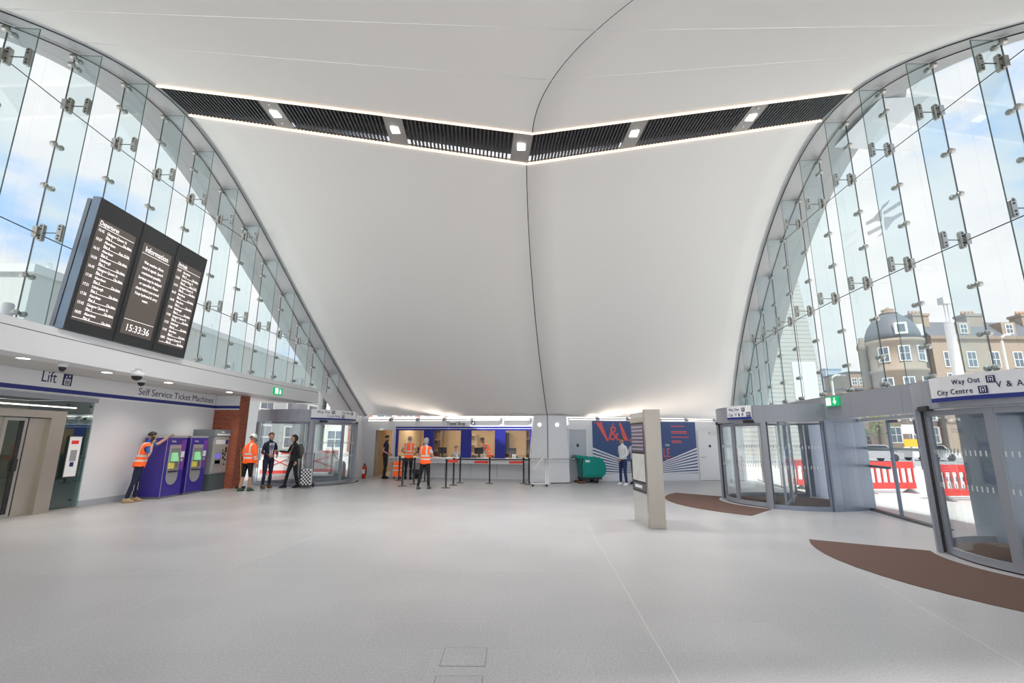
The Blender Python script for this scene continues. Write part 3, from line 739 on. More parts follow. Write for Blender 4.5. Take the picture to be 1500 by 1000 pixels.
text('Travel Shop', .215, loc(shop, frame(ML(uL(653.5), zL(654, 622.5), .004), DL, UP)), BLACK, shop, .006, .84, 'LEFT', .004)
p = ML(uL(690), zL(690, 622.5), .002); icon(shop, p, DL, .16, .18, 'hand')
# counter
cnt = empty('counter', ML(s0, 0, 0), label='long white service counter under the ticket windows', cat='counter')
def cpart(name, m, a):
    mb = MB(); sb_(mb, ML, *a); o = mb.build(name, m, cnt); o.location = -cnt.location
cpart('counter_top', SIGNW, (uL(570), LEN_L - .32, zc - .06, zc, .03, .5)); cpart('apron', SIGNW, (uL(572), LEN_L - .34, zc - .22, zc - .06, .03, .44))
for k in range(5):
    u0 = s0 + .1 + k * (LEN_L - .5 - s0) / 5; cpart('front_panel', WHITE, (u0, u0 + (LEN_L - .5 - s0) / 5 - .02, .06, zc - .22, .002, .08))
cpart('plinth', FASC, (s0, LEN_L - .35, 0, .06, .002, .1))
# office things
def onbox(name, u, o, z, dims, m, lab, cat, parts=()):
    t = empty(name, ML(u, z, o), math.atan2(DL.y, DL.x), label=lab, cat=cat)
    MB().cbox((0, 0, dims[2] / 2), dims).build('body', m, t)
    for (n, c, d, mm) in parts: MB().cbox(c, d).build(n, mm, t)
    return t
LG = mat('office_grey', (.45, .46, .48), .5)
DK = (('stand', (0, 0, .05), (.1, .1, .1), BLACK), ('base', (0, 0, .01), (.24, .18, .02), BLACK))
def monitor(u, o, lab, m=BLACK):
    t = empty('monitor', ML(u, zc, o), math.atan2(DL.y, DL.x), label=lab, cat='monitor', group='counter monitors')
    MB().cbox((0, 0, .30), (.42, .04, .27)).build('display', m, t); MB().cbox((0, .03, .09), (.06, .04, .18)).build('stand', BLACK, t); MB().cbox((0, .02, .01), (.24, .18, .02)).build('base', BLACK, t)
sb_(MB(), ML, s0 + .05, LEN_L - .1, zc - .06, zc, -.85, -.22).build('office_desk', SIGNW, label='white desk along the inside of the ticket windows', cat='desk')
for u, lab in ((uL(610), 'black monitor behind the first ticket window'), (uL(641), 'black monitor beside the seated clerk'), (uL(696), 'monitor in the window with the orange vest worker'), (uL(745), 'monitor in the last ticket window')): monitor(u, -.62, lab)
def telephone(u, o, lab):
    t = empty('desk_phone', ML(u, zc, o), math.atan2(DL.y, DL.x), label=lab, cat='phone', group='counter phones')
    MB().hexa([(-.1, -.09, 0), (.1, -.09, 0), (.1, .09, 0), (-.1, .09, 0), (-.1, -.09, .03), (.1, -.09, .03), (.1, .09, .08), (-.1, .09, .08)]).build('base', BLACK, t)
    MB().tube([(-.07, -.07, .06), (-.07, -.03, .09), (-.07, .04, .1), (-.07, .08, .1)], .022, 0, 8).build('handset', BLACK, t)
for u, o, lab in ((uL(648), -.35, 'black phone near the seated clerk'), (uL(691.5), -.35, 'black phone left in the third ticket window'), (uL(721), -.35, 'black phone right in the third ticket window'), (uL(757), -.35, 'black phone in the last ticket window')): telephone(u, o, lab)
for u, lab in ((uL(665), 'small white card machine in the second window'), (uL(706), 'small white card machine in the third window'), (uL(751), 'small white card machine in the last window')):
    onbox('card_machine', u, -.30, zc, (.16, .12, .16), SIGNW, lab, 'card machine', [('keypad', (0, -.065, .08), (.1, .01, .1), LG)])
# office shelving / cabinets against the back
def cabinet(u0, u1, h, m, lab):
    t = empty('office_cabinet', ML((u0 + u1) / 2, 0, -2.8), math.atan2(DL.y, DL.x), label=lab, cat='cabinet'); w = u1 - u0
    MB().box(-w / 2, w / 2, .18, .22, 0, h).box(-w / 2, -w / 2 + .03, -.2, .18, 0, h).box(w / 2 - .03, w / 2, -.2, .18, 0, h).build('body', m, t)
    for k in range(5): MB().box(-w / 2 + .03, w / 2 - .03, -.2, .18, k * h / 4.1, k * h / 4.1 + .03).build('shelf', m, t)
cabinet(uL(602), uL(616), 2.2, WARM2, 'dark brown shelf unit behind the first window'); cabinet(uL(714), uL(724), 2.0, BLACK, 'black shelf unit behind the third window'); cabinet(uL(754), uL(762), 2.3, WARM2, 'dark shelf unit behind the last window')
cabinet(uL(650), uL(672), 1.9, mat('warm_light', (.62, .50, .36), .6), 'pale wooden shelf unit behind the seated clerk')

# column with crease
P_ = [(.70, 19.12), (1.43, 18.97), (2.30, 19.18), (2.30, 20.3), (.70, 20.9)]
T_ = [(.92, 19.16), (1.43, 19.0), (2.20, 19.2), (2.20, 20.3), (.92, 20.9)]
col = empty('wall_column', (1.4, 19.5, 0), kind='structure', label='white faceted column at the foot of the ceiling crease')
vs = [(x - 1.4, y - 19.5, 0.03) for x, y in P_] + [(x - 1.4, y - 19.5, 2.62) for x, y in T_]
mb = MB(); mb.add(vs, [(0, 1, 6, 5), (1, 2, 7, 6), (2, 3, 8, 7), (3, 4, 9, 8), (4, 0, 5, 9), (5, 6, 7, 8, 9)]); mb.build('shaft', WHITE, col)
mb = MB(); mb.add([(x - 1.4, y - 19.5, 0) for x, y in P_] + [(x - 1.4, y - 19.5, .03) for x, y in P_], [(0, 1, 6, 5), (1, 2, 7, 6), (2, 3, 8, 7), (3, 4, 9, 8), (4, 0, 5, 9)]); mb.build('base_gap', DARK, col)
MB().tube([(.03, -.535, .03), (.03, -.505, 2.62)], .014, 0, 5).build('crease_joint', DARK, col)
for p in ((-.28, -.43, 2.25), (.42, -.42, 2.25)): MB().ball(p, (.07, .035, .07)).build('wall_light', mat('small_light', (.9, .9, .9), .4, emit=(1, 1, 1), estr=1.2), col)
hr = empty('handrail', (1.4, 18.9, .93), label='thin steel handrail bent around the white column', cat='handrail')
MB().tube([(-1.0, .35, 0), (-.74, .12, 0), (.03, -.05, 0), (.95, .17, 0), (1.1, .3, 0)], .018, 0, 8).build('rail', CHROME, hr)
for p in ((-.45, .05), (.5, .05)): MB().tube([(p[0], p[1] - .0, 0), (p[0], p[1] + .2, -.05)], .012, 0, 6).build('bracket', CHROME, hr)

# strip lights along the top of the back wall, and spill spots
def strip_lights(P, us, lab, n0):
    for k, (u0, u1) in enumerate(us):
        t = empty('strip_light', P((u0 + u1) / 2, 2.52, .08), label=lab % n0[k], cat='light', group='strip lights on the back wall')
        mb = MB(); sb_(mb, P, u0, u1, 2.50, 2.56, .02, .14); o = mb.build('housing', GMET, t); o.location = -t.location
        mb = MB(); sb_(mb, P, u0 + .03, u1 - .03, 2.475, 2.505, .09, .15); o = mb.build('tube', LEDW, t); o.location = -t.location
        mb = MB(); sb_(mb, P, u1 + .0, u1 + .07, 2.48, 2.60, .02, .12); o = mb.build('bracket', GMET, t); o.location = -t.location
        mb = MB(); sb_(mb, P, u0 + .05, u1 - .05, 2.56, 2.575, .05, .13); o = mb.build('uplight', UPLED, t); o.location = -t.location
ordl = ['first', 'second', 'third', 'fourth', 'fifth', 'sixth']
strip_lights(ML, [(uL(a, 612), uL(b, 612)) for a, b in ((541, 572), (577, 611), (616, 650), (655, 691), (696, 734), (739, 777))], 'thin warm strip light above the travel shop, %s from the left', ordl)
strip_lights(MR, [(uR(a, 613), uR(b, 613)) for a, b in ((832, 872), (876, 916), (920, 962), (966, 1001), (1005, 1042), (1046, 1066))], 'thin warm strip light above the poster wall, %s from the left', ordl)
for u in (uL(558), uL(601), uL(657), uL(707), uL(757)):
    ld = bpy.data.lights.new('wall_washer', 'SPOT'); ld.energy = 4; ld.spot_size = .9; ld.spot_blend = .7; ld.color = (1, .85, .66); ld.shadow_soft_size = .03
    link('wall_washer', ld, None, ML(u, 2.46, .12))

# ------------------------------------------------------------------ doors, poster on the right part of the back wall
d_ = empty('door_2', MR(d2a, 0, 0), kind='structure', label='blue-grey flush door beside the white column')
def rpart(name, m, args, root, parent=None):
    mb = MB()
    for a in args: sb_(mb, MR, *a)
    o = mb.build(name, m, parent or root)
    if not parent: o.location = -root.location
    return o
DG = mat('door_grey', (.50, .53, .60), .45)
rpart('door_frame', FASC, [(d2a - .06, d2a, 0, 2.14, .0, .03), (d2b, d2b + .06, 0, 2.14, 0, .03), (d2a, d2b, 2.08, 2.14, 0, .03)], d_); rpart('door_leaf', DG, [(d2a, d2b, .01, 2.08, 0, .015)], d_); rpart('door_sign', BLACK, [((d2a + d2b) / 2 - .05, (d2a + d2b) / 2 + .05, 1.38, 1.5, .015, .02)], d_); rpart('door_handle', CHROME, [(d2a + .06, d2a + .2, .95, .98, .015, .06)], d_)
d3a, d3b = uR(1023.5), uR(1055)
d_ = empty('door_3', MR(d3a, 0, 0), kind='structure', label='white flush door right of the blue poster')
rpart('door_frame', FASC, [(d3a - .05, d3a, 0, 2.10, .0, .03), (d3b, d3b + .05, 0, 2.10, 0, .03), (d3a, d3b, 2.05, 2.10, 0, .03)], d_); rpart('door_leaf', SIGNW, [(d3a, d3b, .01, 2.05, 0, .015)], d_); rpart('door_sign', BLACK, [((d3a + d3b) / 2 - .05, (d3a + d3b) / 2 + .05, 1.38, 1.48, .015, .02)], d_)
rpart('door_closer', CHROME, [(d3b - .5, d3b - .1, 1.95, 2.02, .015, .07)], d_); rpart('door_handle', CHROME, [(d3a + .06, d3a + .26, .95, .98, .015, .06)], d_)
for z in (.25, 1.0, 1.8): rpart('hinge', CHROME, [(d3b - .01, d3b + .02, z, z + .1, .015, .03)], d_)
rpart('threshold', BLACK, [(d3a, d3b, 0, .012, 0, .02)], d_)
p0, p1 = uR(868), uR(1020); pw = p1 - p0
po = empty('poster', MR(p0, .2, .0), label='large blue poster reading V&A with white fanning stripes', cat='poster')
PB = mat('poster_blue', (.055, .10, .26), .5); PR = mat('poster_coral', (.83, .13, .13), .5); PWH = mat('poster_white', (.78, .80, .86), .5)
z0, z1 = .02, 2.44
rpart('sheet', PWH, [(p0 - .01, p1 + .03, z0, z1, 0.002, .008)], po); rpart('blue_field', PB, [(p0, p1, .30, z1, .008, .010)], po)
Mp = lambda u, z, o=.011: frame(MR(p0 + u, z, o), DR, UP)
def shape(name, pts, m, o=.011, th=.003):
    mb = MB(); mb.prism(pts, 0, th, 0, loc(po, frame(MR(p0, 0, o), DR, UP))); return mb.build(name, m, po)
cu = pw / 2
for k in range(8):
    ze = 1.36 - k * .137; zk = .50 - k * .028; h0, h1 = .078, .016
    for s in (1, -1):
        u0, u1 = (0, cu) if s > 0 else (pw, cu)
        pts = [(u0, ze - h0), (u1, zk - h1), (u1, zk), (u0, ze)]
        shape('stripe', pts if s > 0 else pts[::-1], PWH)
shape('letter_stroke', [(.16, 2.38), (.40, 2.38), (.70, 1.62), (.62, 1.62)][::-1], PR)
shape('letter_stroke', [(.66, 1.62), (.70, 1.62), (.96, 2.38), (.93, 2.38)], PR)
shape('letter_serif', [(.10, 2.36), (.46, 2.36), (.46, 2.39), (.10, 2.39)], PR)
text('&', .86, loc(po, frame(MR(p0 + .70, 1.66, .011), DR, UP)), PR, po, .004, .9)
shape('letter_stroke', [(1.18, 2.38), (1.26, 2.38), (1.58, 1.66), (1.36, 1.66)][::-1], PR)
shape('letter_serif', [(1.32, 1.64), (1.64, 1.64), (1.64, 1.67), (1.32, 1.67)], PR)
ur = uR(984) - p0
for k, (z, w) in enumerate(((2.24, .62), (2.02, .72), (1.95, .72), (1.78, .80), (1.62, .45), (1.56, .45))): shape('small_print', [(ur, z), (ur + w, z), (ur + w, z + .035), (ur, z + .035)], PR, .011, .002)
text('LE', .52, loc(po, frame(MR(uR(970.5), .98, .011), DR, UP)), PR, po, .004, .62)
shape('small_print', [(ur - .3, .86), (ur + .02, .86), (ur + .02, .90), (ur - .3, .90)], PR, .011, .002)
text('V&A', .14, loc(po, frame(MR(uR(974), 1.42, .011), DR, UP)), PWH, po, .004, .8)

# ------------------------------------------------------------------ revolving doors
def arcpts(c, r, a0, a1, n): return [(c[0] + r * math.cos(math.radians(a0 + (a1 - a0) * i / n)), c[1] + r * math.sin(math.radians(a0 + (a1 - a0) * i / n))) for i in range(n + 1)]
def arcband(mb, c, r0, r1, z0, z1, a0, a1, mi=0, n=None):
    n = n or max(3, int(abs(a1 - a0) / 6)); A, B = arcpts(c, r0, a0, a1, n), arcpts(c, r1, a0, a1, n)
    vs = [(x, y, z) for z in (z0, z1) for L_ in (A, B) for x, y in L_]; m = n + 1; fs = []
    for i in range(n):
        fs += [(i, i + 1, 2 * m + i + 1, 2 * m + i), (m + i + 1, m + i, 3 * m + i, 3 * m + i + 1), (i, m + i, m + i + 1, i + 1), (2 * m + i, 2 * m + i + 1, 3 * m + i + 1, 3 * m + i)]
    fs += [(0, 2 * m, 3 * m, m), (n, m + n, 3 * m + n, 2 * m + n)]
    return mb.add(vs, fs, mi)
DASH = mat('frosted_dash', (.62, .66, .67), .6)
MATB = mat('brown_mat', (.125, .072, .057), .95, var=.15, vscale=90, bump=.6, bscale=300)
def revolving(c, r, op, outer, lab, solid, lines, sa, mullion, dz=0.):
    t = empty('revolving_door', (c[0], c[1], 0), label=lab, cat='revolving door'); C0 = (0, 0); HB, HT = 2.14 + dz, 2.57 + dz
    arcband(MB(), C0, r - .06, r + .06, HB, HT, 0, 360, 0, 60).build('header_ring', GMET, t)
    MB().lathe([(0, HT - .04), (r + .02, HT - .04), (r + .02, HT - .02), (0, HT - .02)], (0, 0, 0), 48, 0, None, False).build('canopy', GMET, t)
    arcband(MB(), C0, 0.02, r - .08, HB + .05, HB + .07, 0, 360, 0, 40).build('inner_ceiling', FASC, t)
    arcband(MB(), C0, 0.02, r - .07, .001, .008, 0, 360, 0, 40).build('floor_mat', MATB, t)
    a0, a1 = op; b0, b1 = outer
    fixed = [(a1, b0 + 360 if b0 < a1 else b0), (b1, a0) if b1 < a0 else (b1, a0 + 360)]
    for f0, f1 in fixed:
        if f1 < f0: f1 += 360
        if solid and f0 == a1:
            arcband(MB(), C0, r - .03, r + .03, 0, HB, solid, f1).build('curved_panel', GMET2, t); f1 = solid
        arcband(MB(), C0, r - .012, r + .012, .10, HB, f0, f1).build('curved_glass', DGLASS, t)
        arcband(MB(), C0, r - .04, r + .04, 0, .10, f0, f1).build('bottom_rail', GMET2, t)
        for z in (1.02, 1.50):
            for k in range(int((f1 - f0) / 2.4)):
                a = math.radians(f0 + 3 + k * 2.4)
                if math.degrees(a) > f1 - 2: break
                MB().cbox((0, 0, 0), (.004, .018, .075), 0, Matrix.Translation(((r + .015) * math.cos(a), (r + .015) * math.sin(a), z)) @ Matrix.Rotation(a, 4, 'Z')).build('glass_dash', DASH, t)
    for a in (a0, a1, b0, b1):
        ar = math.radians(a); M = Matrix.Translation((r * math.cos(ar), r * math.sin(ar), 0)) @ Matrix.Rotation(ar, 4, 'Z')
        MB().box(-.08, .08, -.06, .06, 0, HB + .03, 0, M).box(-.02, .02, .06, .068, .02, HB, 1, M).build('post', [GMET, BLACK], t)
    # curved sliding leaves in the hall opening
    for l0, l1 in ((a0 + 3, mullion - .4), (mullion + .4, a1 - 3)):
        lf = arcband(MB(), C0, r - .075, r - .055,   .12, HB - .08, l0 + 1.5, l1 - 1.5).build('sliding_leaf', DGLASS, t)
        mb = MB()
        for a in (l0, l1):
            ar = math.radians(a); M = Matrix.Translation(((r - .065) * math.cos(ar), (r - .065) * math.sin(ar), 0)) @ Matrix.Rotation(ar, 4, 'Z'); mb.box(-.03, .03, -.045, .045, .02, HB - .02, 0, M)
        arcband(mb, C0, r - .09, r - .04, .02, .12, l0, l1); arcband(mb, C0, r - .09, r - .04, HB - .10, HB - .02, l0, l1); mb.build('leaf_frame', GMET, lf)
        for z in (1.02, 1.50):
            for k in range(int((l1 - l0 - 4) / 2.4)):
                a = math.radians(l0 + 3 + k * 2.4)
                MB().cbox((0, 0, 0), (.004, .018, .075), 0, Matrix.Translation(((r - .05) * math.cos(a), (r - .05) * math.sin(a), z)) @ Matrix.Rotation(a, 4, 'Z')).build('glass_dash', DASH, lf)
    # revolving wings
    wa = math.radians((a0 + a1) / 2 + 48)
    for k in range(2):
        M = Matrix.Rotation(wa + PI * k, 4, 'Z')
        wg = MB().box(.08, r - .12, -.008, .008, .10, HB - .05, 0, M).build('wing_glass', DGLASS, t)
        MB().box(.06, .10, -.025, .025, .02, HB + .04, 0, M).box(r - .16, r - .12, -.025, .025, .02, HB + .04, 0, M).box(.06, r - .12, -.025, .025, .02, .10, 0, M).box(.06, r - .12, -.025, .025, HB - .05, HB + .04, 0, M).build('wing_frame', GMET2, wg)
    MB().tube([(0, 0, 0), (0, 0, HB + .05)], .05, 0, 12).build('centre_shaft', GMET, t)
    # sensors
    for a in (a0 + 12, a1 - 12):
        ar = math.radians(a); MB().box(-.03, .06, -.14, .14, HB - .02, HB + .05, 0, Matrix.Translation(((r + .03) * math.cos(ar), (r + .03) * math.sin(ar), 0)) @ Matrix.Rotation(ar, 4, 'Z')).build('sensor', BLACK, t)
    # sign board on the header
    s0_, s1_ = sa
    sg = arcband(MB(), C0, r + .07, r + .12, 2.22 + dz, 2.58 + dz, s0_, s1_).build('sign_board', SIGNW, t)
    arcband(MB(), C0, r + .121, r + .126, 2.22 + dz, 2.28 + dz, s0_, s1_).build('blue_stripe', BLUE, sg)
    for (txt, a, z, size, icon_) in lines:
        x = 0; ar = math.radians(a)
        def at(s):   # s metres along the board from angle a, viewer's left to right = increasing angle
            b = ar + s / (r + .125); return b
        for ch in txt:
            if ch == ' ': x += size * .28; continue
            me = textmesh(ch, size, .004, .82); wch = max(v.co.x for v in me.vertices)
            b = at(x + wch / 2); o = Vector(((r + .124) * math.cos(b), (r + .124) * math.sin(b), z)); xd = Vector((-math.sin(b), math.cos(b), 0))
            me.transform(Matrix.Translation((-wch / 2, 0, 0))); me.transform(frame(o, xd, UP)); me.materials.clear(); me.materials.append(NAVY); link('letter', me, sg)
            x += wch + size * .09
        if icon_:
            b = at(x + .06); o = Vector(((r + .124) * math.cos(b), (r + .124) * math.sin(b), z - .02)); xd = Vector((-math.sin(b), math.cos(b), 0))
            M = frame(o, xd, UP); w = size * .95
            pc = MB().box(0, w, 0, w, 0, .004, 0, M).build('pictogram', NAVY, sg)
            f = MB().box(.2 * w, .28 * w, .15 * w, .8 * w, .004, .006, 0, M).box(.72 * w, .8 * w, .15 * w, .8 * w, .004, .006, 0, M).box(.2 * w, .8 * w, .8 * w, .87 * w, .004, .006, 0, M).box(.46 * w, .54 * w, .2 * w, .5 * w, .004, .006, 0, M)
            f.prism([(.34 * w, .45 * w), (.66 * w, .45 * w), (.5 * w, .68 * w)], .004, .006, 0, M); f.build('symbol', SIGNW, pc)
    return t
CA, CB, CC = (7.75, 13.6), (8.05, 6.85), (-8.09, 19.11)
revolving(CA, 1.70, (150, 225), (-30, 45), 'grey glazed revolving door at the far right, beside the white door', 268, [('Way Out', 195.5, 2.45, .10, True), ('City', 195, 2.31, .10, False), ('V & A', 202, 2.31, .12, True)], (193, 217), 191)
revolving(CB, 1.66, (150, 228), (-30, 45), 'grey glazed revolving door at the right edge under the City Centre sign', None, [('Way Out', 185, 2.45, .10, True), ('City Centre', 177, 2.315, .108, True), ('V & A', 201.5, 2.36, .115, False)], (173, 228), 194)
revolving(CC, 1.79, (-64, 20), (120, 200), 'grey glazed revolving door at the far left under the Cycle Park sign', None, [('Way Out', -60, 2.58, .13, True), ('Car Park', -31, 2.58, .12, True), ('Cycle Park', -49, 2.44, .125, True)], (-66, -6), -22, .13)
def sector(c, r0, r1, a0, a1, lab):
    o = arcband(MB(), (0, 0), r0, r1, 0.0005, .006, a0, a1).build('entrance_mat', MATB, None, (c[0], c[1], 0), label=lab, cat='mat', group='brown entrance mats')
sector(CA, 1.86, 3.35, 136, 226, 'brown curved entrance mat in front of the far right revolving door')
sector(CB, 1.82, 3.42, 149, 232, 'brown curved entrance mat in the right foreground')
sector(CC, 1.94, 2.05, -80, 24, 'narrow brown mat in front of the far left revolving door')

# ------------------------------------------------------------------ portal between the right revolving doors
por = empty('door_4', (7.9, 10.5, 0), kind='structure', label='grey door portal with glass sliding door between the two right revolving doors')
def pp(name, m, *boxes):
    mb = MB()
    for b_ in boxes: mb.box(*b_)
    o = mb.build(name, m, por); o.location = (-7.9, -10.5, 0); return o
for k, (a, b) in enumerate(((8.5, 9.45), (9.455, 10.9), (10.905, 11.97))): pp('beam_panel', GMET, (7.80, 7.95, a, b, 2.20, 2.72))
pp('portal_roof', GMET, (7.95, 8.9, 8.3, 12.0, 2.60, 2.72))
M = Matrix.Translation((7.76, 11.80, 0)) @ Matrix.Rotation(math.atan2(.50, 1.35), 4, 'Z')
o = MB().box(0, 1.40, -.0, .05, 0, 2.22, 0, M).build('side_panel', GMET2, por); o.location = (-7.9, -10.5, 0)
TD = Vector((.235, .972, 0)); T0 = Vector((8.33, 9.55, 0)); MT = Matrix.Translation(T0) @ Matrix.Rotation(math.atan2(TD.y, TD.x), 4, 'Z')   # local x along the track
def tp(name, m, *boxes):
    mb = MB()
    for b_ in boxes: mb.box(*b_, 0, MT)
    o = mb.build(name, m, por); o.location = (-7.9, -10.5, 0); return o
tp('floor_track', mat('track_dark', (.16, .16, .17), .4, .5), (0, 3.05, -.12, .12, 0, .02)); tp('track_rail', CHROME, (0, 3.05, -.02, .0, .02, .05), (0, 3.05, .05, .07, .02, .05))
tp('sliding_leaf', DGLASS, (1.55, 2.95, -.012, .0, .06, 2.14)); tp('sliding_leaf', DGLASS, (.1, 1.5, .052, .064, .06, 2.14))
tp('leaf_stile', GMET2, (1.50, 1.56, -.03, .02, .04, 2.18)); tp('leaf_stile', GMET2, (2.95, 3.02, -.03, .02, .04, 2.18)); tp('leaf_stile', GMET, (.03, .09, .03, .08, .04, 2.18))
tp('head_rail', SIGNW, (0, 3.05, -.06, .1, 2.14, 2.22)); tp('operator', BLACK, (1.3, 1.6, -.1, -.02, 2.08, 2.16))
tp('push_bar', mat('bar_green', (.02, .16, .13), .4), (1.9, 2.98, -.10, -.05, 1.02, 1.08)); tp('glass_band', DASH, (.15, 2.9, -.016, -.013, 1.46, 1.52))
exit_sign((7.79, 11.45, 2.60), (0, -1, 0), .46, .22, 'green emergency exit sign on the portal beam at the right', 'down')
# sill under the right glass, lower glazing beyond the doors
sil = empty('trim_5', (0, 0, 0), kind='structure', label='grey sill beam carrying the right glass wall')
ysr = [-2 + 24.8 * i / 40 for i in range(41)]
strip_prism(MB(), lambda y: XR(y) - .1, lambda y: XR(y) + .12, 2.70, 2.92, ysr).build('sill_beam', GMET, sil)
lowg = empty('window_3', (0, 0, 0), kind='structure', label='lower glass panels beyond the far right revolving door')
for k in range(5):
    y0 = 15.35 + k * 1.15; y1 = y0 + 1.13
    MB().add([(XR(y0), y0, .06), (XR(y1), y1, .06), (XR(y1), y1, 2.7), (XR(y0), y0, 2.7)], [(0, 1, 2, 3)]).build('pane', GLASS, lowg)
    MB().cbox((XR(y0), y0, 1.35), (.06, .03, 2.7)).build('mullion', CHROME, lowg)
    MB().add([(XR(y0), y0, 0), (XR(y1), y1, 0), (XR(y1), y1, .06), (XR(y0), y0, .06)], [(0, 1, 2, 3)]).build('base_channel', CHROME, lowg)
MB().box(9.3, 9.75, 15.0, 15.3, 0, 2.7).build('wall_jamb', GMET2, kind='structure', label='blue-grey jamb column behind the far right revolving door')
MB().box(8.2, 9.2, 8.2, 8.8, 0, 2.7).build('wall_jamb', GMET2, kind='structure', label='blue-grey jamb column behind the near right revolving door')
MB().box(8.4, 9.1, -3, 4.9, 0, 2.7).build('wall_right', GMET, kind='structure', label='grey wall beside the near revolving door, outside the picture')
# jambs of the left entrance
MB().box(-9.3, -8.95, 20.3, 20.8, 0, SZ).build('wall_jamb', SIGNW, kind='structure', label='white jamb left of the fire extinguisher')
MB().hexa([(-6.95, 21.6, 0), (-6.75, 21.6, 0), (-6.75, 22.4, 0), (-6.95, 22.4, 0), (-7.25, 21.6, 2.6), (-7.05, 21.6, 2.6), (-7.05, 22.4, 2.6), (-7.25, 22.4, 2.6)]).build('wall_jamb', SIGNW, kind='structure', label='slanted white wall end beside the open doorway')

# railway symbol decal on the right glass
dec = empty('glass_decal', (XR(11.2), 11.2, 6.95), label='pale grey double arrow railway symbol on the right glass wall', cat='decal')
DM = mat('decal_grey', (.66, .69, .75), .6)
c = onplane(1296, 318, (XR(10.5), 10.5), (XR(11.9), 11.9)); dd = (Vector((XR(11.9), 11.9, 0)) - Vector((XR(10.5), 10.5, 0))).normalized()
dec.location = c + Vector((-.02, 0, 0))
# viewed from inside: image right is -dd; points given in image pixels around the centre
MD = None
def dpoly(pts):
    q = []
    for px, py in pts:
        p = onplane(px, py, (XR(10.5) - .02, 10.5), (XR(11.9) - .02, 11.9)); q.append(p - dec.location)
    n = len(q); off = Vector((.006, 0, 0)); mb = MB(); mb.add(q + [p + off for p in q], [tuple(range(n)), tuple(range(n, 2 * n))[::-1]] + [(i, (i + 1) % n, n + (i + 1) % n, n + i) for i in range(n)]); mb.build('stroke', DM, dec)
Z = lambda x, y: (1240 + x / 10, 260 + y / 10)
dpoly([Z(285, 655), Z(395, 590), Z(480, 480), Z(515, 450), Z(520, 635), Z(420, 640), Z(290, 700)])
dpoly([Z(300, 800), Z(520, 690), Z(530, 740), Z(320, 850)])
dpoly([Z(510, 425), Z(640, 315), Z(600, 390), Z(520, 470)])
dpoly([Z(535, 505), Z(775, 345), Z(795, 395), Z(545, 550)])
dpoly([Z(550, 575), Z(665, 575), Z(810, 500), Z(820, 545), Z(690, 630), Z(575, 780), Z(550, 700)])
dpoly([Z(440, 885), Z(525, 790), Z(535, 830), Z(460, 870)])

# ------------------------------------------------------------------ things on the hall floor
# information totem
t = empty('information_totem', (2.80, 9.62, 0), label='tall stainless steel information totem with map panel', cat='totem')
MB().hexa([(-.15, -.12, 0), (.16, -.12, 0), (.16, .0, 0), (-.15, .0, 0), (-.15, -.12, 2.26), (.16, -.12, 2.26), (.16, .0, 2.26), (-.15, .0, 2.26)]).build('end_plate', STEEL, t)
MB().hexa([(-.12, 0, 0.0), (.13, 0, 0), (.08, .95, 0), (-.17, .95, 0), (-.12, 0, 2.22), (.13, 0, 2.22), (.08, .95, 2.22), (-.17, .95, 2.22)]).build('core', mat('totem_body', (.62, .61, .58), .4, .3), t)
def tface(name, m, y0, y1, z0, z1, o, parent):
    f = lambda y: -.12 - .05 * y / .95
    return MB().hexa([(f(y0) - o, y0, z0), (f(y0), y0, z0), (f(y1), y1, z0), (f(y1) - o, y1, z0), (f(y0) - o, y0, z1), (f(y0), y0, z1), (f(y1), y1, z1), (f(y1) - o, y1, z1)]).build(name, m, parent)
pn = tface('display_panel', BLACK, .05, .92, .62, 2.12, .012, t)
tface('header_strip', STEEL, .05, .92, 2.02, 2.12, .016, pn); tface('timetable', mat('totem_screen', (.10, .09, .13), .3), .08, .88, 1.42, 1.98, .016, pn)
for k in range(7): tface('timetable_row', mat('totem_rows', (.40, .36, .45), .4), .12, .84, 1.46 + k * .075, 1.49 + k * .075, .018, pn)
tface('map_sheet', mat('totem_map', (.62, .62, .58), .4, var=.2, vscale=5), .08, .88, .84, 1.38, .016, pn); tface('base_notice', mat('totem_notice', (.10, .11, .12), .4), .08, .88, .66, .80, .016, pn); tface('base_lettering', SIGNW, .3, .75, .70, .76, .018, pn)

# floor access covers
for (x0, x1, y0, y1, lab) in ((-.53, -.185, 3.92, 4.245, 'square floor access cover in the foreground'), (-.53, -.19, 3.42, 3.78, 'floor access cover cut by the bottom edge of the picture')):
    t = empty('access_cover', ((x0 + x1) / 2, (y0 + y1) / 2, 0), label=lab, cat='floor cover', group='floor access covers'); w, d = x1 - x0, y1 - y0
    MB().box(-w / 2, w / 2, -d / 2, d / 2, 0, .001).build('frame', mat('cover_frame', (.22, .22, .21), .4, .4), t); MB().box(-w / 2 + .007, w / 2 - .007, -d / 2 + .007, d / 2 - .007, .001, .002).build('lid', FLOOR, t)

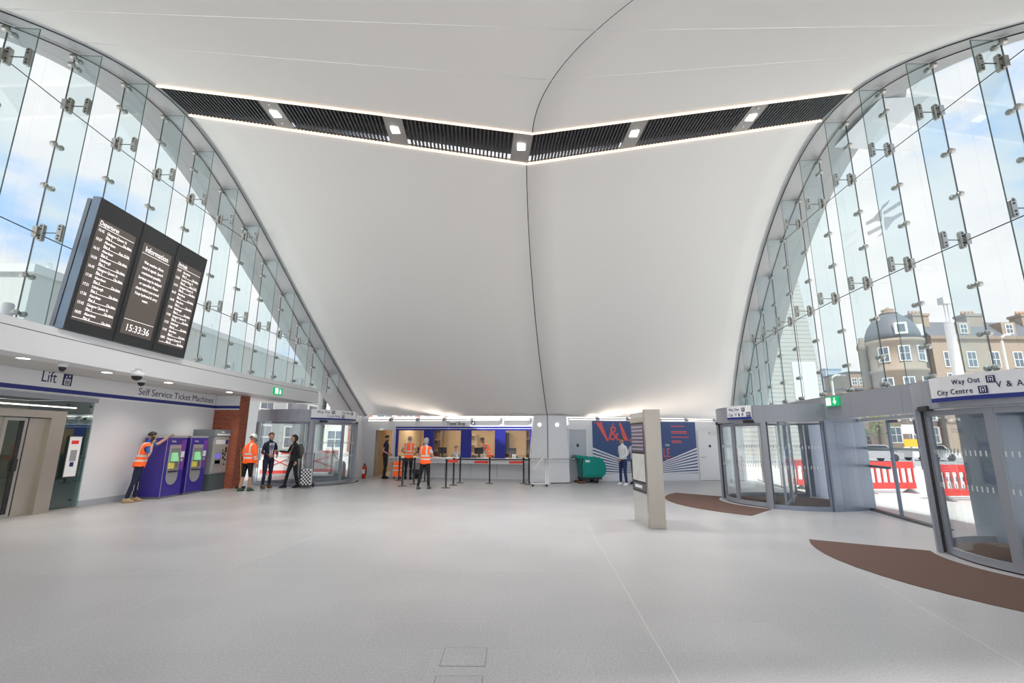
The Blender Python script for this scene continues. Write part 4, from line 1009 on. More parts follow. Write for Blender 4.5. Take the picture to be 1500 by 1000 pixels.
# queue barrier posts with belts
PST = [(584, 703.5), (589, 712), (606, 709), (622, 705), (653, 714.5), (664, 710.5), (673.5, 707), (717, 708), (767, 708), (775, 709.5)]
PP = [onz(*p) for p in PST]
plab = ['black queue post at the left end beside the doorway', 'black queue post in front of the first ticket window', 'black queue post left of the woman in the orange vest', 'black queue post behind the woman in the orange vest', 'black queue post with red belt end, nearest the camera', 'second black queue post right of the woman', 'black queue post where the long belt begins', 'black queue post in the middle of the long belt', 'black queue post at the end of the counter', 'black queue post beside the wheeled sign stand']
for p, lab in zip(PP, plab):
    t = empty('queue_post', (p.x, p.y, 0), label=lab, cat='barrier post', group='queue barrier posts')
    MB().lathe([(0, 0), (.17, 0), (.17, .012), (.05, .035), (0, .035)], (0, 0, 0), 20).build('base', mat('post_base', (.17, .15, .13), .4, .5), t)
    MB().tube([(0, 0, .03), (0, 0, .92)], .032, 0, 12).build('pole', BLACK, t); MB().lathe([(.04, 0), (.045, .02), (.045, .08), (.03, .1), (0, .1)], (0, 0, .88), 14).build('head', BLACK, t)
def belt(i, j, red, lab):
    a, b = PP[i], PP[j]; d = (b - a).normalized(); n = Vector((-d.y, d.x, 0)) * .003; z = .90
    t = empty('queue_belt', (a.x, a.y, z), label=lab, cat='belt', group='queue barrier belts')
    q = [a + d * .05 - n, b - d * .05 - n, b - d * .05 + n, a + d * .05 + n]; q = [v - a for v in q]
    MB().hexa([(v.x, v.y, -.025) for v in q] + [(v.x, v.y, .025) for v in q]).build('webbing', BLACK, t)
    if red:
        c = (b - a) * red; w = d * .28; n2 = Vector((d.y, -d.x, 0)) * .008
        q = [c - w + n2 * 2, c + w + n2 * 2, c + w + n2, c - w + n2]; MB().hexa([(v.x, v.y, -.15) for v in q] + [(v.x, v.y, -.06) for v in q]).build('red_tag', RED, t)
for i, j, red, lab in ((1, 0, 0, 'short black belt between the two left queue posts'), (1, 2, 0, 'black belt in front of the man with white hair'), (4, 5, 0, 'short black belt behind the red belt end'), (5, 6, 0, 'short black belt joining the long belt'), (6, 7, .72, 'long black belt with red tag, left half'), (7, 8, .78, 'long black belt with red tag, right half'), (8, 9, 0, 'short black belt at the wheeled sign stand')): belt(i, j, red, lab)
p = PP[4]; MB().hexa([(0, -.02, -.06), (.34, .10, -.06), (.34, .13, -.06), (0, .02, -.06), (0, -.02, .03), (.34, .10, .03), (.34, .13, .03), (0, .02, .03)]).build('belt_end', RED, None, (p.x + .05, p.y, .92), label='red belt end clip on the nearest queue post', cat='belt clip')

# wheeled sign stand leaning beside the column
c = onz(791, 711.5); t = empty('sign_stand', (c.x, c.y, 0), label='white wheeled stand with a tilted notice panel by the column', cat='sign stand')
MB().tube([(.22, 0, .06), (.22, 0, .95)], .028, 0, 8).tube([(.30, .02, .06), (.30, .02, .95)], .02, 0, 8).build('post', SIGNW, t)
MB().box(-.35, .38, -.03, .03, .06, .10).box(-.3, -.24, -.22, .22, .06, .10).box(.2, .26, -.22, .22, .06, .10).build('base_frame', SIGNW, t)
for (x, y) in ((-.27, -.22), (-.27, .22), (.23, -.22), (.23, .22)): MB().lathe([(0, -.015), (.04, -.015), (.04, .015), (0, .015)], (0, 0, 0), 12, 0, Matrix.Translation((x, y, .04)) @ Matrix.Rotation(PI / 2, 4, 'X')).build('caster', BLACK, t)
Mn = Matrix.Translation((0, -.05, .85)) @ Matrix.Rotation(math.radians(-52), 4, 'Y')
MB().box(-.36, .36, -.16, .16, 0, .03, 0, Mn).build('panel', mat('stand_panel', (.70, .66, .62), .5, var=.25, vscale=12), t)

# floor scrubber
c = onz(864, 706.5); t = empty('floor_scrubber', (c.x, c.y, 0), math.atan2(DR.y, DR.x), label='teal walk-behind floor scrubber parked by the grey door', cat='cleaning machine')
TEAL = mat('scrubber_teal', (.0, .27, .23), .35); MS = frame((0, .3, 0), (1, 0, 0), (0, 0, 1))
prof = [(-.38, .22), (.42, .22), (.56, .34), (.60, .52), (.56, .72), (.46, .90), (.34, .98), (-.30, 1.04), (-.46, 1.02), (-.44, .90)]
MB().prism(prof, 0, .6, 0, MS).build('tank', TEAL, t)
MB().prism([(-.62, .98), (-.40, .90), (-.36, 1.05), (-.62, 1.07)], .05, .55, 0, MS).build('control_head', TEAL, t)
MB().prism([(-.34, .26), (.40, .26), (.40, .29), (-.34, .29)], -.005, .605, 0, MS).build('seam', mat('teal_dark', (.0, .12, .10), .4), t)
MB().tube([(-.6, .22, .98), (-.68, .22, .92), (-.68, -.22, .92), (-.6, -.22, .98)], .02, 0, 8).build('handle', BLACK, t)
for x, r in ((-.32, .06), (.18, .10)):
    for s in (-1, 1): MB().lathe([(0, -.03), (r, -.03), (r, .03), (0, .03)], (0, 0, 0), 16, 0, Matrix.Translation((x, s * .27, r)) @ Matrix.Rotation(PI / 2, 4, 'X')).build('wheel', BLACK, t)
MB().box(-.42, .42, -.27, .27, .14, .22).build('chassis', BLACK, t); MB().box(-.55, -.3, -.38, .38, .02, .07).build('squeegee', mat('squeegee', (.22, .07, .05), .6), t)
MB().tube([(-.36, -.31, .95), (-.44, -.33, .7), (-.40, -.32, .4), (-.42, -.2, .1)], .022, 0, 8).build('hose', BLACK, t); MB().box(-.26, -.08, -.306, -.301, .80, .88).build('badge', SIGNW, t)

# fire extinguisher
c = onz(532.5, 700.5); t = empty('fire_extinguisher', (c.x, c.y, 0), label='red fire extinguisher on the floor beside the far left revolving door', cat='fire extinguisher')
MB().lathe([(0, 0), (.085, 0), (.085, .45), (.06, .52), (.03, .55), (0, .55)], (0, 0, 0), 16).build('cylinder', RED, t); MB().tube([(0, 0, .55), (0, 0, .6)], .025, 0, 8).box(-.02, .02, -.1, .05, .58, .62).build('valve', BLACK, t); MB().tube([(.02, 0, .58), (.1, .0, .5), (.1, 0, .15)], .013, 0, 6).build('hose', BLACK, t); MB().box(-.06, .06, -.088, -.084, .2, .38).build('label_plate', SIGNW, t)

# broom leaning on the brick pier
b0, b1 = onz(352, 716), Vector((-9.40, 16.75, 1.32)); t = empty('broom', (b0.x, b0.y, 0), label='wooden handled broom leaning against the brick pier', cat='broom')
MB().tube([(0, 0, .08), (b1.x - b0.x + .02, b1.y - b0.y, b1.z)], .014, 0, 8).build('handle', mat('broom_wood', (.45, .30, .14), .6), t); MB().cbox((0, 0, .07), (.30, .06, .05)).build('head', BLACK, t); MB().cbox((0, 0, .022), (.29, .05, .044)).build('bristles', mat('bristle', (.05, .05, .05), .9), t)

# ------------------------------------------------------------------ outside
def barrier(p, rz, lab, col=RED, w=1.9):
    t = empty('road_barrier', (p[0], p[1], -.02), rz, label=lab, cat='barrier', group='plastic road barriers')
    MB().box(-w / 2, w / 2, -.03, .03, .80, 1.02).build('top_board', col, t); MB().box(-w / 2, w / 2, -.03, .03, .14, .34).build('bottom_board', col, t)
    n = 9
    for k in range(n): x = -w / 2 + .04 + (w - .08) * k / (n - 1); MB().box(x - .025, x + .025, -.025, .025, .34, .80).build('bar', col, t)
    for s in (-1, 1): MB().hexa([(s * (w / 2 - .2) - .06, -.28, 0), (s * (w / 2 - .2) + .06, -.28, 0), (s * (w / 2 - .2) + .06, .28, 0), (s * (w / 2 - .2) - .06, .28, 0), (s * (w / 2 - .2) - .05, -.05, .14), (s * (w / 2 - .2) + .05, -.05, .14), (s * (w / 2 - .2) + .05, .05, .14), (s * (w / 2 - .2) - .05, .05, .14)]).build('foot', mat('barrier_foot', (.25, .25, .26), .7), t)
for px, py, rz, lab in ((1205, 716, .10, 'red plastic road barrier seen through the far right revolving door'), (1305, 722, .10, 'red plastic road barrier seen through the sliding door'), (1420, 733, .12, 'red plastic road barrier seen through the near revolving door'), (1490, 742, .5, 'red plastic road barrier at the right edge of the picture')):
    p = onz(px, py, -.02); barrier((p.x, p.y), rz, lab)
BWH = mat('barrier_white', (.72, .66, .64), .6)
def panel_barrier(p, rz, lab, w=2.2):
    t = empty('road_barrier', (p[0], p[1], -.02), rz, label=lab, cat='barrier', group='red and white fence panels')
    MB().box(-w / 2, w / 2, -.02, .02, .1, 1.1).build('panel', BWH, t); MB().box(-w / 2, -w / 2 + .7, -.03, .03, .98, 1.12).box(w / 2 - .8, w / 2, -.03, .03, .98, 1.12).build('top_stripe', RED, t); MB().box(-w / 2, w / 2, -.03, .03, .1, .25).build('bottom_stripe', RED, t)
    for s in (-1, 1): MB().box(s * w * .35 - .05, s * w * .35 + .05, -.25, .25, 0, .1).build('foot', mat('barrier_foot', (.25, .25, .26), .7), t)
    for s in (-1, 1): MB().tube([(-s * w / 2, -.03, .25), (s * w / 2, -.03, .98)], .018, 0, 6).build('brace', RED, t)
p = onz(460, 694, -.02); panel_barrier((p.x, p.y), .05, 'red and white fence panel with a cross brace outside the far left door')
p = onz(408, 697, -.02); panel_barrier((p.x, p.y), .3, 'red and white fence panel behind the man in the suit', 1.6)

STONE = mat('sandstone', (.34, .275, .22), .8, var=.14, vscale=.6); STONE2 = mat('sandstone_dark', (.27, .22, .18), .8, var=.12, vscale=.6); SLATE = mat('slate', (.13, .145, .17), .6, var=.12, vscale=1.2)
WIN = mat('window_dark', (.12, .15, .19), .15); WFR = mat('window_white', (.72, .72, .70), .5)
def windows(root, face, w, h, spots, th=.12):
    for (u, z) in spots:
        M = face @ Matrix.Translation((u, z, 0))
        f = MB().box(-w / 2, w / 2, 0, h, 0, th, 0, M).build('window', WFR, root)
        MB().box(-w / 2 + .14, -.05, .14, h / 2 - .05, th, th + .02, 0, M).box(.05, w / 2 - .14, .14, h / 2 - .05, th, th + .02, 0, M).box(-w / 2 + .14, -.05, h / 2 + .05, h - .14, th, th + .02, 0, M).box(.05, w / 2 - .14, h / 2 + .05, h - .14, th, th + .02, 0, M).build('pane', WIN, f)
YB = 72.
def X_(px, y=YB): return ony(px, 644, y).x
def Z_(py, px=1400, y=YB): return ony(px, py, y).z
bl = empty('stone_building', (X_(1430), YB, -.02), label='sandstone terrace with dormers and chimneys right of the domed turret', cat='building')
x0, x1 = X_(1390) - bl.location.x, X_(1640) - bl.location.x; zr = Z_(492) 
MB().box(x0, x1, 0, 12, 0, zr).build('wall', STONE, bl); MB().box(x0 - .3, x1, -.4, 0, zr - .5, zr).build('cornice', STONE2, bl); MB().box(x0, x1, -.25, 0, 4.6, 5.1).build('string_course', STONE2, bl)
MB().hexa([(x0, 0, zr), (x1, 0, zr), (x1, 12, zr), (x0, 12, zr), (x0 + .5, 3, zr + 3.0), (x1, 3, zr + 3.0), (x1, 9, zr + 3.0), (x0 + .5, 9, zr + 3.0)]).build('roof', SLATE, bl)
face = frame((0, 0, 0), (1, 0, 0), UP)
cols = [x0 + 2.2 + 3.6 * k for k in range(7)]
windows(bl, face, 1.5, 2.5, [(u, z) for u in cols for z in (1.2, 6.0, 9.6, 13.0) if z + 2.4 < zr])
for u in cols[1::2]:
    dm = MB().box(u - 1.1, u + 1.1, .4, 3, zr + .2, zr + 2.4).build('dormer', STONE, bl); windows(dm, frame((u, .4, zr + .5), (1, 0, 0), UP), 1.2, 1.6, [(0, 0)])
for u in (x0 + .8, x0 + 9.5, x0 + 18.5):
    ch = MB().box(u - 1.3, u + 1.3, 2, 4, zr, zr + 4.2).box(u - 1.45, u + 1.45, 1.85, 4.15, zr + 3.8, zr + 4.2).build('chimney', STONE, bl)
    for k in range(4): MB().lathe([(.2, 0), (.16, .7)], (u - .9 + .6 * k, 3, zr + 4.2), 8).build('chimney_pot', mat('pot', (.45, .26, .17), .8), ch)
tr = empty('domed_turret', (X_(1347), YB + 2, -.02), label='round sandstone corner turret with a slate dome', cat='building')
R = (X_(1384) - X_(1313)) / 2; zd = Z_(497, 1347)
MB().lathe([(R, 0), (R, zd - 5.2), (R + .3, zd - 5.1), (R + .3, zd - 4.7), (R, zd - 4.6), (R, zd - .6), (R + .35, zd - .5), (R + .35, zd)], (0, 0, 0), 32).build('wall', STONE, tr)
MB().lathe([(R + .05, 0), (R * .97, 1.2), (R * .86, 2.4), (R * .64, 3.6), (R * .38, 4.4), (R * .26, 4.6)], (0, 0, zd), 32).build('dome', SLATE, tr)
MB().lathe([(1.1, 0), (1.3, .15), (1.0, .3), (.8, .5), (.9, .8), (.5, .95), (.0, 1.3)], (0, 0, zd + 4.5), 14).build('finial', STONE2, tr)
for a in (-150, -110, -70, -30):
    ar = math.radians(a); xd = (-math.sin(ar), math.cos(ar), 0); f = frame(((R - .05) * math.cos(ar), (R - .05) * math.sin(ar), 0), xd, UP)
    windows(tr, f, 1.5, 2.4, [(0, zd - 3.6), (0, zd - 8.4), (0, zd - 12.6), (0, 1.5)], .14)
    if a in (-110, -30): dm = MB().box(-.8, .8, .6, 2.4, -1.2, .25, 0, Matrix.Translation((0, 0, zd)) @ f).build('dome_window', WFR, tr); MB().box(-.5, .5, .9, 2.1, .25, .28, 0, Matrix.Translation((0, 0, zd)) @ f).build('pane', WIN, dm)
MB().lathe([(.55, 0), (.55, zd - 1.2), (.75, zd - 1.1), (.75, zd - .4), (.4, zd + .2), (.4, zd + .9)], (-R - .3, 1.5, 0), 10).build('stair_shaft', STONE2, tr)
# lower roofs and blocks to the left of the turret
def block(name, px0, px1, y, ptop, m, lab, roof=None, cols=3, depth=10, rows=3):
    b_ = empty(name, (X_((px0 + px1) / 2, y), y, -.02), label=lab, cat='building'); xa, xb = X_(px0, y) - b_.location.x, X_(px1, y) - b_.location.x; h = Z_(ptop, (px0 + px1) / 2, y)
    MB().box(xa, xb, 0, depth, 0, h).build('wall', m, b_); MB().box(xa - .2, xb + .2, -.2, depth + .2, h, h + .4).build('parapet', roof or m, b_)
    windows(b_, face, 1.4, 1.9, [(xa + (xb - xa) * (k + .5) / cols, h - 3.2 - 3.4 * r_) for k in range(cols) for r_ in range(rows) if h - 3.2 - 3.4 * r_ > .5]); return b_
block('stone_building', 1244, 1312, 95, 571, STONE, 'low sandstone block left of the domed turret', SLATE, 4)
block('stone_building', 1258, 1291, 120, 546, STONE2, 'grey flat roofed block behind the low sandstone block', SLATE, 3)
block('glass_office', 1222, 1246, 150, 541, mat('blue_office', (.34, .42, .52), .4), 'blue-grey office block behind the street lamp', None, 2)
block('stone_building', 1214, 1262, 85, 588, STONE2, 'long low stone shed beside the white tower', SLATE, 4, rows=1)
# white slatted tower
SLT = bpy.data.materials.new('white_slats'); SLT.use_nodes = True; nt = SLT.node_tree; b_ = nt.nodes['Principled BSDF']; b_.inputs['Roughness'].default_value = .6
tcn = nt.nodes.new('ShaderNodeTexCoord'); wv = nt.nodes.new('ShaderNodeTexWave'); wv.bands_direction = 'Z'; wv.inputs['Scale'].default_value = .75; rp = nt.nodes.new('ShaderNodeValToRGB'); rp.color_ramp.elements[0].color = (.27, .265, .26, 1); rp.color_ramp.elements[1].position = .25; rp.color_ramp.elements[1].color = (.42, .41, .39, 1)
nt.links.new(tcn.outputs['Object'], wv.inputs['Vector']); nt.links.new(wv.outputs['Fac'], rp.inputs['Fac']); nt.links.new(rp.outputs['Color'], b_.inputs['Base Color'])
tw = empty('clad_tower', (X_(1160, 46), 46, -.02), label='pale slatted modern building leaning up behind the far right glass', cat='building')
xa, xb, xt = X_(1080, 46) - tw.location.x, X_(1226, 46) - tw.location.x, X_(1192, 46) - tw.location.x; ht = Z_(330, 1190, 46)
MB().hexa([(xa, 0, 0), (xb, 0, 0), (xb + 3, 14, 0), (xa, 14, 0), (xa, 0, ht + 6), (xt - .8, 0, ht + 6), (xt + 2, 14, ht + 6), (xa, 14, ht + 6)]).build('cladding', SLT, tw)
xw0, xw1 = X_(1172, 46) - tw.location.x, X_(1207, 46) - tw.location.x
wz0, wz1 = Z_(585, 1190, 46), Z_(530, 1190, 46); fr_ = MB().box(xw0, xw1, -.15, 0, wz0, wz1).build('window', WFR, tw)
for k in range(2): MB().box(xw0 + .15 + k * (xw1 - xw0) / 2, xw0 - .1 + (k + 1) * (xw1 - xw0) / 2, -.18, -.15, wz0 + .15, wz1 - .15).build('pane', mat('bright_pane', (.62, .68, .74), .1), fr_)
# street lamp and mast
def lamp(px, y, ptop, lab, r=.12):
    p = X_(px, y); t = empty('street_lamp', (p, y, -.02), label=lab, cat='street lamp', group='street lamps'); h = Z_(ptop, px, y)
    MB().tube([(0, 0, 0), (0, 0, h - .8), (.15, 0, h - .25), (.6, 0, h), (1.2, 0, h)], r, 0, 8).build('pole', WFR, t); MB().cbox((1.5, 0, h - .03), (.7, .25, .14)).build('lantern', GMET, t)
lamp(1230, 60, 549, 'white curved street lamp above the portal beam'); lamp(1498, 55, 490, 'white curved street lamp at the right edge')
p = X_(1422, 40); t = empty('camera_mast', (p, 40, -.02), label='thick white mast with a box on top before the terrace', cat='mast'); h = Z_(436, 1422, 40)
MB().tube([(0, 0, 0), (0, 0, h - 2.3)], [.42, .34], 0, 14).build('mast', SIGNW, t); MB().tube([(-.15, 0, h - 2.3), (-.15, 0, h - .6)], .03, 0, 6).tube([(.15, 0, h - 2.3), (.15, 0, h - .6)], .03, 0, 6).build('bracket', GMET, t); MB().cbox((0, 0, h - .3), (.75, .6, .6)).build('head_box', mat('mast_box', (.5, .53, .56), .5), t)
# road sign and signals seen through the sliding door
p = ony(1334, 650, 32); t = empty('road_sign', (p.x, 32, -.02), label='yellow and white direction sign seen through the sliding door', cat='road sign')
MB().tube([(0, 0, 0), (0, 0, 3.2)], .05, 0, 8).build('post', GMET, t); MB().prism([(-.5, 0), (.45, 0), (.65, .25), (.45, .5), (-.5, .5)], 0, .04, 0, frame((0, -.06, 1.35), (1, 0, 0), UP)).build('yellow_arrow', mat('sign_yellow', (.85, .42, .02), .5), t); MB().prism([(-.5, 0), (.4, 0), (.6, .3), (.4, .6), (-.5, .6)], 0, .04, 0, frame((0, -.06, 2.2), (1, 0, 0), UP)).build('white_arrow', SIGNW, t)
p = ony(1346, 650, 30); t = empty('traffic_light', (p.x, 30, -.02), label='black traffic light seen through the sliding door', cat='traffic light')
MB().tube([(0, 0, 0), (0, 0, 3.0)], .055, 0, 8).build('post', BLACK, t); MB().cbox((0, -.08, 2.6), (.3, .18, .85)).build('head', BLACK, t)
for k, cc in enumerate(((.1, .3, .1), (.4, .25, .03), (.35, .03, .02))): MB().lathe([(.09, 0), (.09, .02)], (0, 0, 0), 12, 0, Matrix.Translation((0, -.18, 2.33 + .27 * k)) @ Matrix.Rotation(PI / 2, 4, 'X')).build('lamp', mat('signal_%d' % k, cc, .4), t)
MB().box(18, 70, 34, 60, -.02, -.005).build('road', ROAD, kind='structure', label='grey asphalt road beyond the barriers')
def car(px, y, m, lab, rz=0):
    p = ony(px, 650, y); t = empty('car', (p.x, y, -.005), rz, label=lab, cat='car'); Mc = frame((0, .85, 0), (1, 0, 0), UP)
    MB().prism([(-2.1, .3), (2.1, .3), (2.15, .7), (1.3, .85), (.7, 1.4), (-1.1, 1.42), (-1.8, .92), (-2.15, .85)], 0, 1.7, 0, Mc).build('body', m, t); MB().prism([(-1.55, .92), (1.1, .9), (.65, 1.33), (-1.05, 1.35)], -.01, 1.71, 0, Mc).build('windows', BLACK, t)
    for x in (-1.3, 1.3):
        for s in (-1, 1): MB().lathe([(0, -.1), (.32, -.1), (.32, .1), (0, .1)], (0, 0, 0), 16, 0, Matrix.Translation((x, s * .78, .32)) @ Matrix.Rotation(PI / 2, 4, 'X')).build('wheel', BLACK, t)
car(1275, 42, mat('car_silver', (.5, .5, .52), .3, .5), 'silver car on the road seen through the sliding door'); car(1358, 44, mat('car_white', (.7, .7, .7), .3), 'white car beside the traffic light'); car(1446, 46, mat('car_white', (.7, .7, .7), .3), 'white car seen through the near revolving door', .4)
# street trees beyond the sliding door
LEAF = mat('leaf_green', (.14, .20, .07), .7, var=.3, vscale=3)
for k, (px, y, h) in enumerate(((1268, 55, 6.5), (1290, 58, 7))):
    p = ony(px, 650, y); t = empty('street_tree', (p.x, y, -.02), label=['green street tree nearer the pillar, seen through the sliding door', 'green street tree further right, seen through the sliding door'][k], cat='tree', group='street trees')
    MB().tube([(0, 0, 0), (.1, 0, h * .5)], [.18, .1], 0, 8).build('trunk', mat('bark', (.12, .09, .06), .9), t); mb = MB()
    for j in range(260):
        a, b, r_ = random.uniform(0, 2 * PI), random.uniform(-1, 1), random.random() ** .4
        q = Vector((math.cos(a) * math.sqrt(1 - b * b) * 2 * r_, math.sin(a) * math.sqrt(1 - b * b) * 2 * r_, h * .62 + b * 2.2 * r_)); u = Vector((random.uniform(-1, 1), random.uniform(-1, 1), random.uniform(-1, 1))).normalized(); v = u.orthogonal().normalized(); s_ = .38
        mb.add([q - u * s_ * .5, q + v * s_ * .3, q + u * s_ * .5, q - v * s_ * .3], [(0, 1, 2, 3)])
    mb.build('foliage', LEAF, t, kind='stuff')

# left outside
GBL = mat('pale_render', (.40, .43, .425), .7, var=.04, vscale=.3)
bl = empty('pale_building', (-20, 18.7, -.02), label='long pale flat roofed building beyond the left glass wall', cat='building')
MB().box(-25, 0, 0, 48, 0, 8.4).build('wall', GBL, bl); MB().box(-25, .15, -.15, 48, 8.4, 8.75).build('parapet', mat('parapet_grey', (.48, .51, .52), .6), bl); MB().box(-25, .06, -.06, 48, 5.2, 5.3).build('band', mat('parapet_grey', (.48, .51, .52), .6), bl)
for k in range(6): windows(bl, frame((0, 20 + k * 4.5, 0), (0, 1, 0), UP), 2.2, 2.0, [(0, .8), (0, 3.0)], .08)
for k in range(5): MB().tube([(-1.5, 2 + 6 * k, 8.7), (-1.5, 2 + 6 * k, 9.6)], .12, 0, 8).build('roof_vent', SIGNW, bl)
# upstand posts on the ledge outside the left glass
for k, yy in enumerate((8.75, 13.3, 15.9, 18.2, 20.2)):
    MB().lathe([(0, 0), (.09, 0), (.09, .42), (.07, .46), (0, .46)], (0, 0, 0), 12).build('roof_post', SIGNW, None, (XL(yy) - .35, yy, 3.72), label='short white roof post outside the left glass, %s from the camera' % ordl[k], cat='post', group='roof posts behind the left glass')
strip_prism(MB(), lambda y: XL(y) - 1.6, lambda y: XL(y) - .06, 3.4, 3.72, FY).build('roof_edge', FASC, kind='structure', label='flat roof edge just outside the left glass')
b2 = empty('brick_housing', (-15, 50, -.02), label='white and brick housing block seen through the far left doors', cat='building')
MB().box(-4.5, 12, 0, 8, 0, 9).build('wall', mat('housing_white', (.70, .68, .66), .7), b2)
for k in range(2, 5): MB().box(-12 + 5 * k, -9.6 + 5 * k, -.1, 0, .4, 5.6).build('brick_panel', BRICK, b2)
windows(b2, face, 1.8, 1.9, [(-8.3 + 5 * k, z) for k in range(1, 4) for z in (.7, 3.5, 6.3)], .1); windows(b2, frame((0, -.1, 0), (1, 0, 0), UP), 1.3, 1.6, [(-10.8 + 5 * k, z) for k in range(2, 5) for z in (.9, 3.6)], .1)
# vacuum cleaner outside left door, on the mat
c = onz(500, 700); t = empty('vacuum_cleaner', (c.x - .1, c.y, 0.008), label='grey wheeled vacuum cleaner standing inside the far left revolving door', cat='vacuum cleaner')
MB().lathe([(0, .08), (.24, .08), (.26, .3), (.24, .55), (.2, .66), (.1, .72), (0, .72)], (0, 0, 0), 18).build('tank', mat('vac_grey', (.25, .26, .24), .5), t); MB().tube([(.0, 0, .68), (-.25, 0, .9), (-.45, .1, 1.3)], .022, 0, 8).build('hose', BLACK, t)
for a in range(4): MB().ball((.22 * math.cos(a * 1.57 + .7), .22 * math.sin(a * 1.57 + .7), .045), .045, 0, 8).build('caster', BLACK, t)

# ------------------------------------------------------------------ people
SKIN = mat('skin', (.52, .30, .21), .55); SKIN2 = mat('skin_tan', (.34, .18, .11), .55)
HAIRD = mat('hair_dark', (.02, .016, .013), .7); HAIRG = mat('hair_grey', (.42, .40, .37), .7); HAIRB = mat('hair_brown', (.10, .06, .035), .7)
CL = lambda n, c: mat('cloth_' + n, c, .85, bump=.25, bscale=40)
NAVYC, BLACKC, WHITEC, JEANS, BLUEC, GREYC, SUIT = CL('navy', (.012, .018, .05)), CL('black', (.014, .014, .017)), CL('white', (.72, .73, .76)), CL('jeans', (.02, .04, .12)), CL('blue', (.03, .12, .42)), CL('grey', (.16, .17, .19)), CL('suit', (.012, .02, .05))
ORANGEC = ORANGE
def loft(mb, rings, n=16, mi=0):     # rings: (centre, rx, ry)
    vs = []
    for c, rx, ry in rings:
        for k in range(n): t = 2 * PI * k / n; vs.append((c[0] + rx * math.cos(t), c[1] + ry * math.sin(t), c[2]))
    fs = [(i * n + k, i * n + (k + 1) % n, (i + 1) * n + (k + 1) % n, (i + 1) * n + k) for i in range(len(rings) - 1) for k in range(n)]
    L = (len(rings) - 1) * n
    fs += [tuple(range(n))[::-1], tuple(L + k for k in range(n))]
    return mb.add(vs, fs, mi, True)
def hand(mb, w, d, nrm, mi, curl=.5, side=1, s=1.):
    """w wrist, d pointing direction, nrm out of the back of the hand"""
    d = Vector(d).normalized(); nrm = (Vector(nrm) - d * Vector(nrm).dot(d)).normalized(); sd = d.cross(nrm) * side; w = Vector(w)
    M = Matrix(((sd.x, d.x, nrm.x, 0), (sd.y, d.y, nrm.y, 0), (sd.z, d.z, nrm.z, 0), (0, 0, 0, 1)))
    P = lambda x, y, z: w + (sd * x + d * y + nrm * z) * s
    mb.ball((0, 0, 0), (.040 * s, .052 * s, .017 * s), mi, 12, Matrix.Translation(P(0, .048, 0)) @ M)
    for k, (x, L) in enumerate(((-.029, .066), (-.010, .076), (.010, .072), (.029, .056))):
        a = P(x, .088, 0); c1 = curl * .9; b = a + (d * math.cos(c1) - nrm * math.sin(c1)) * L * .5 * s; c2 = curl * 2.0; e = b + (d * math.cos(c2) - nrm * math.sin(c2)) * L * .5 * s
        mb.tube([P(x * .8, .06, 0), a, b, e], [.010 * s, .010 * s, .009 * s, .007 * s], mi, 7)
    a = P(-.036, .03, -.004); b = P(-.062, .062, -.012); e = P(-.058, .092, -.026); mb.tube([P(-.015, .02, 0), a, b, e], [.012 * s, .012 * s, .010 * s, .008 * s], mi, 7)
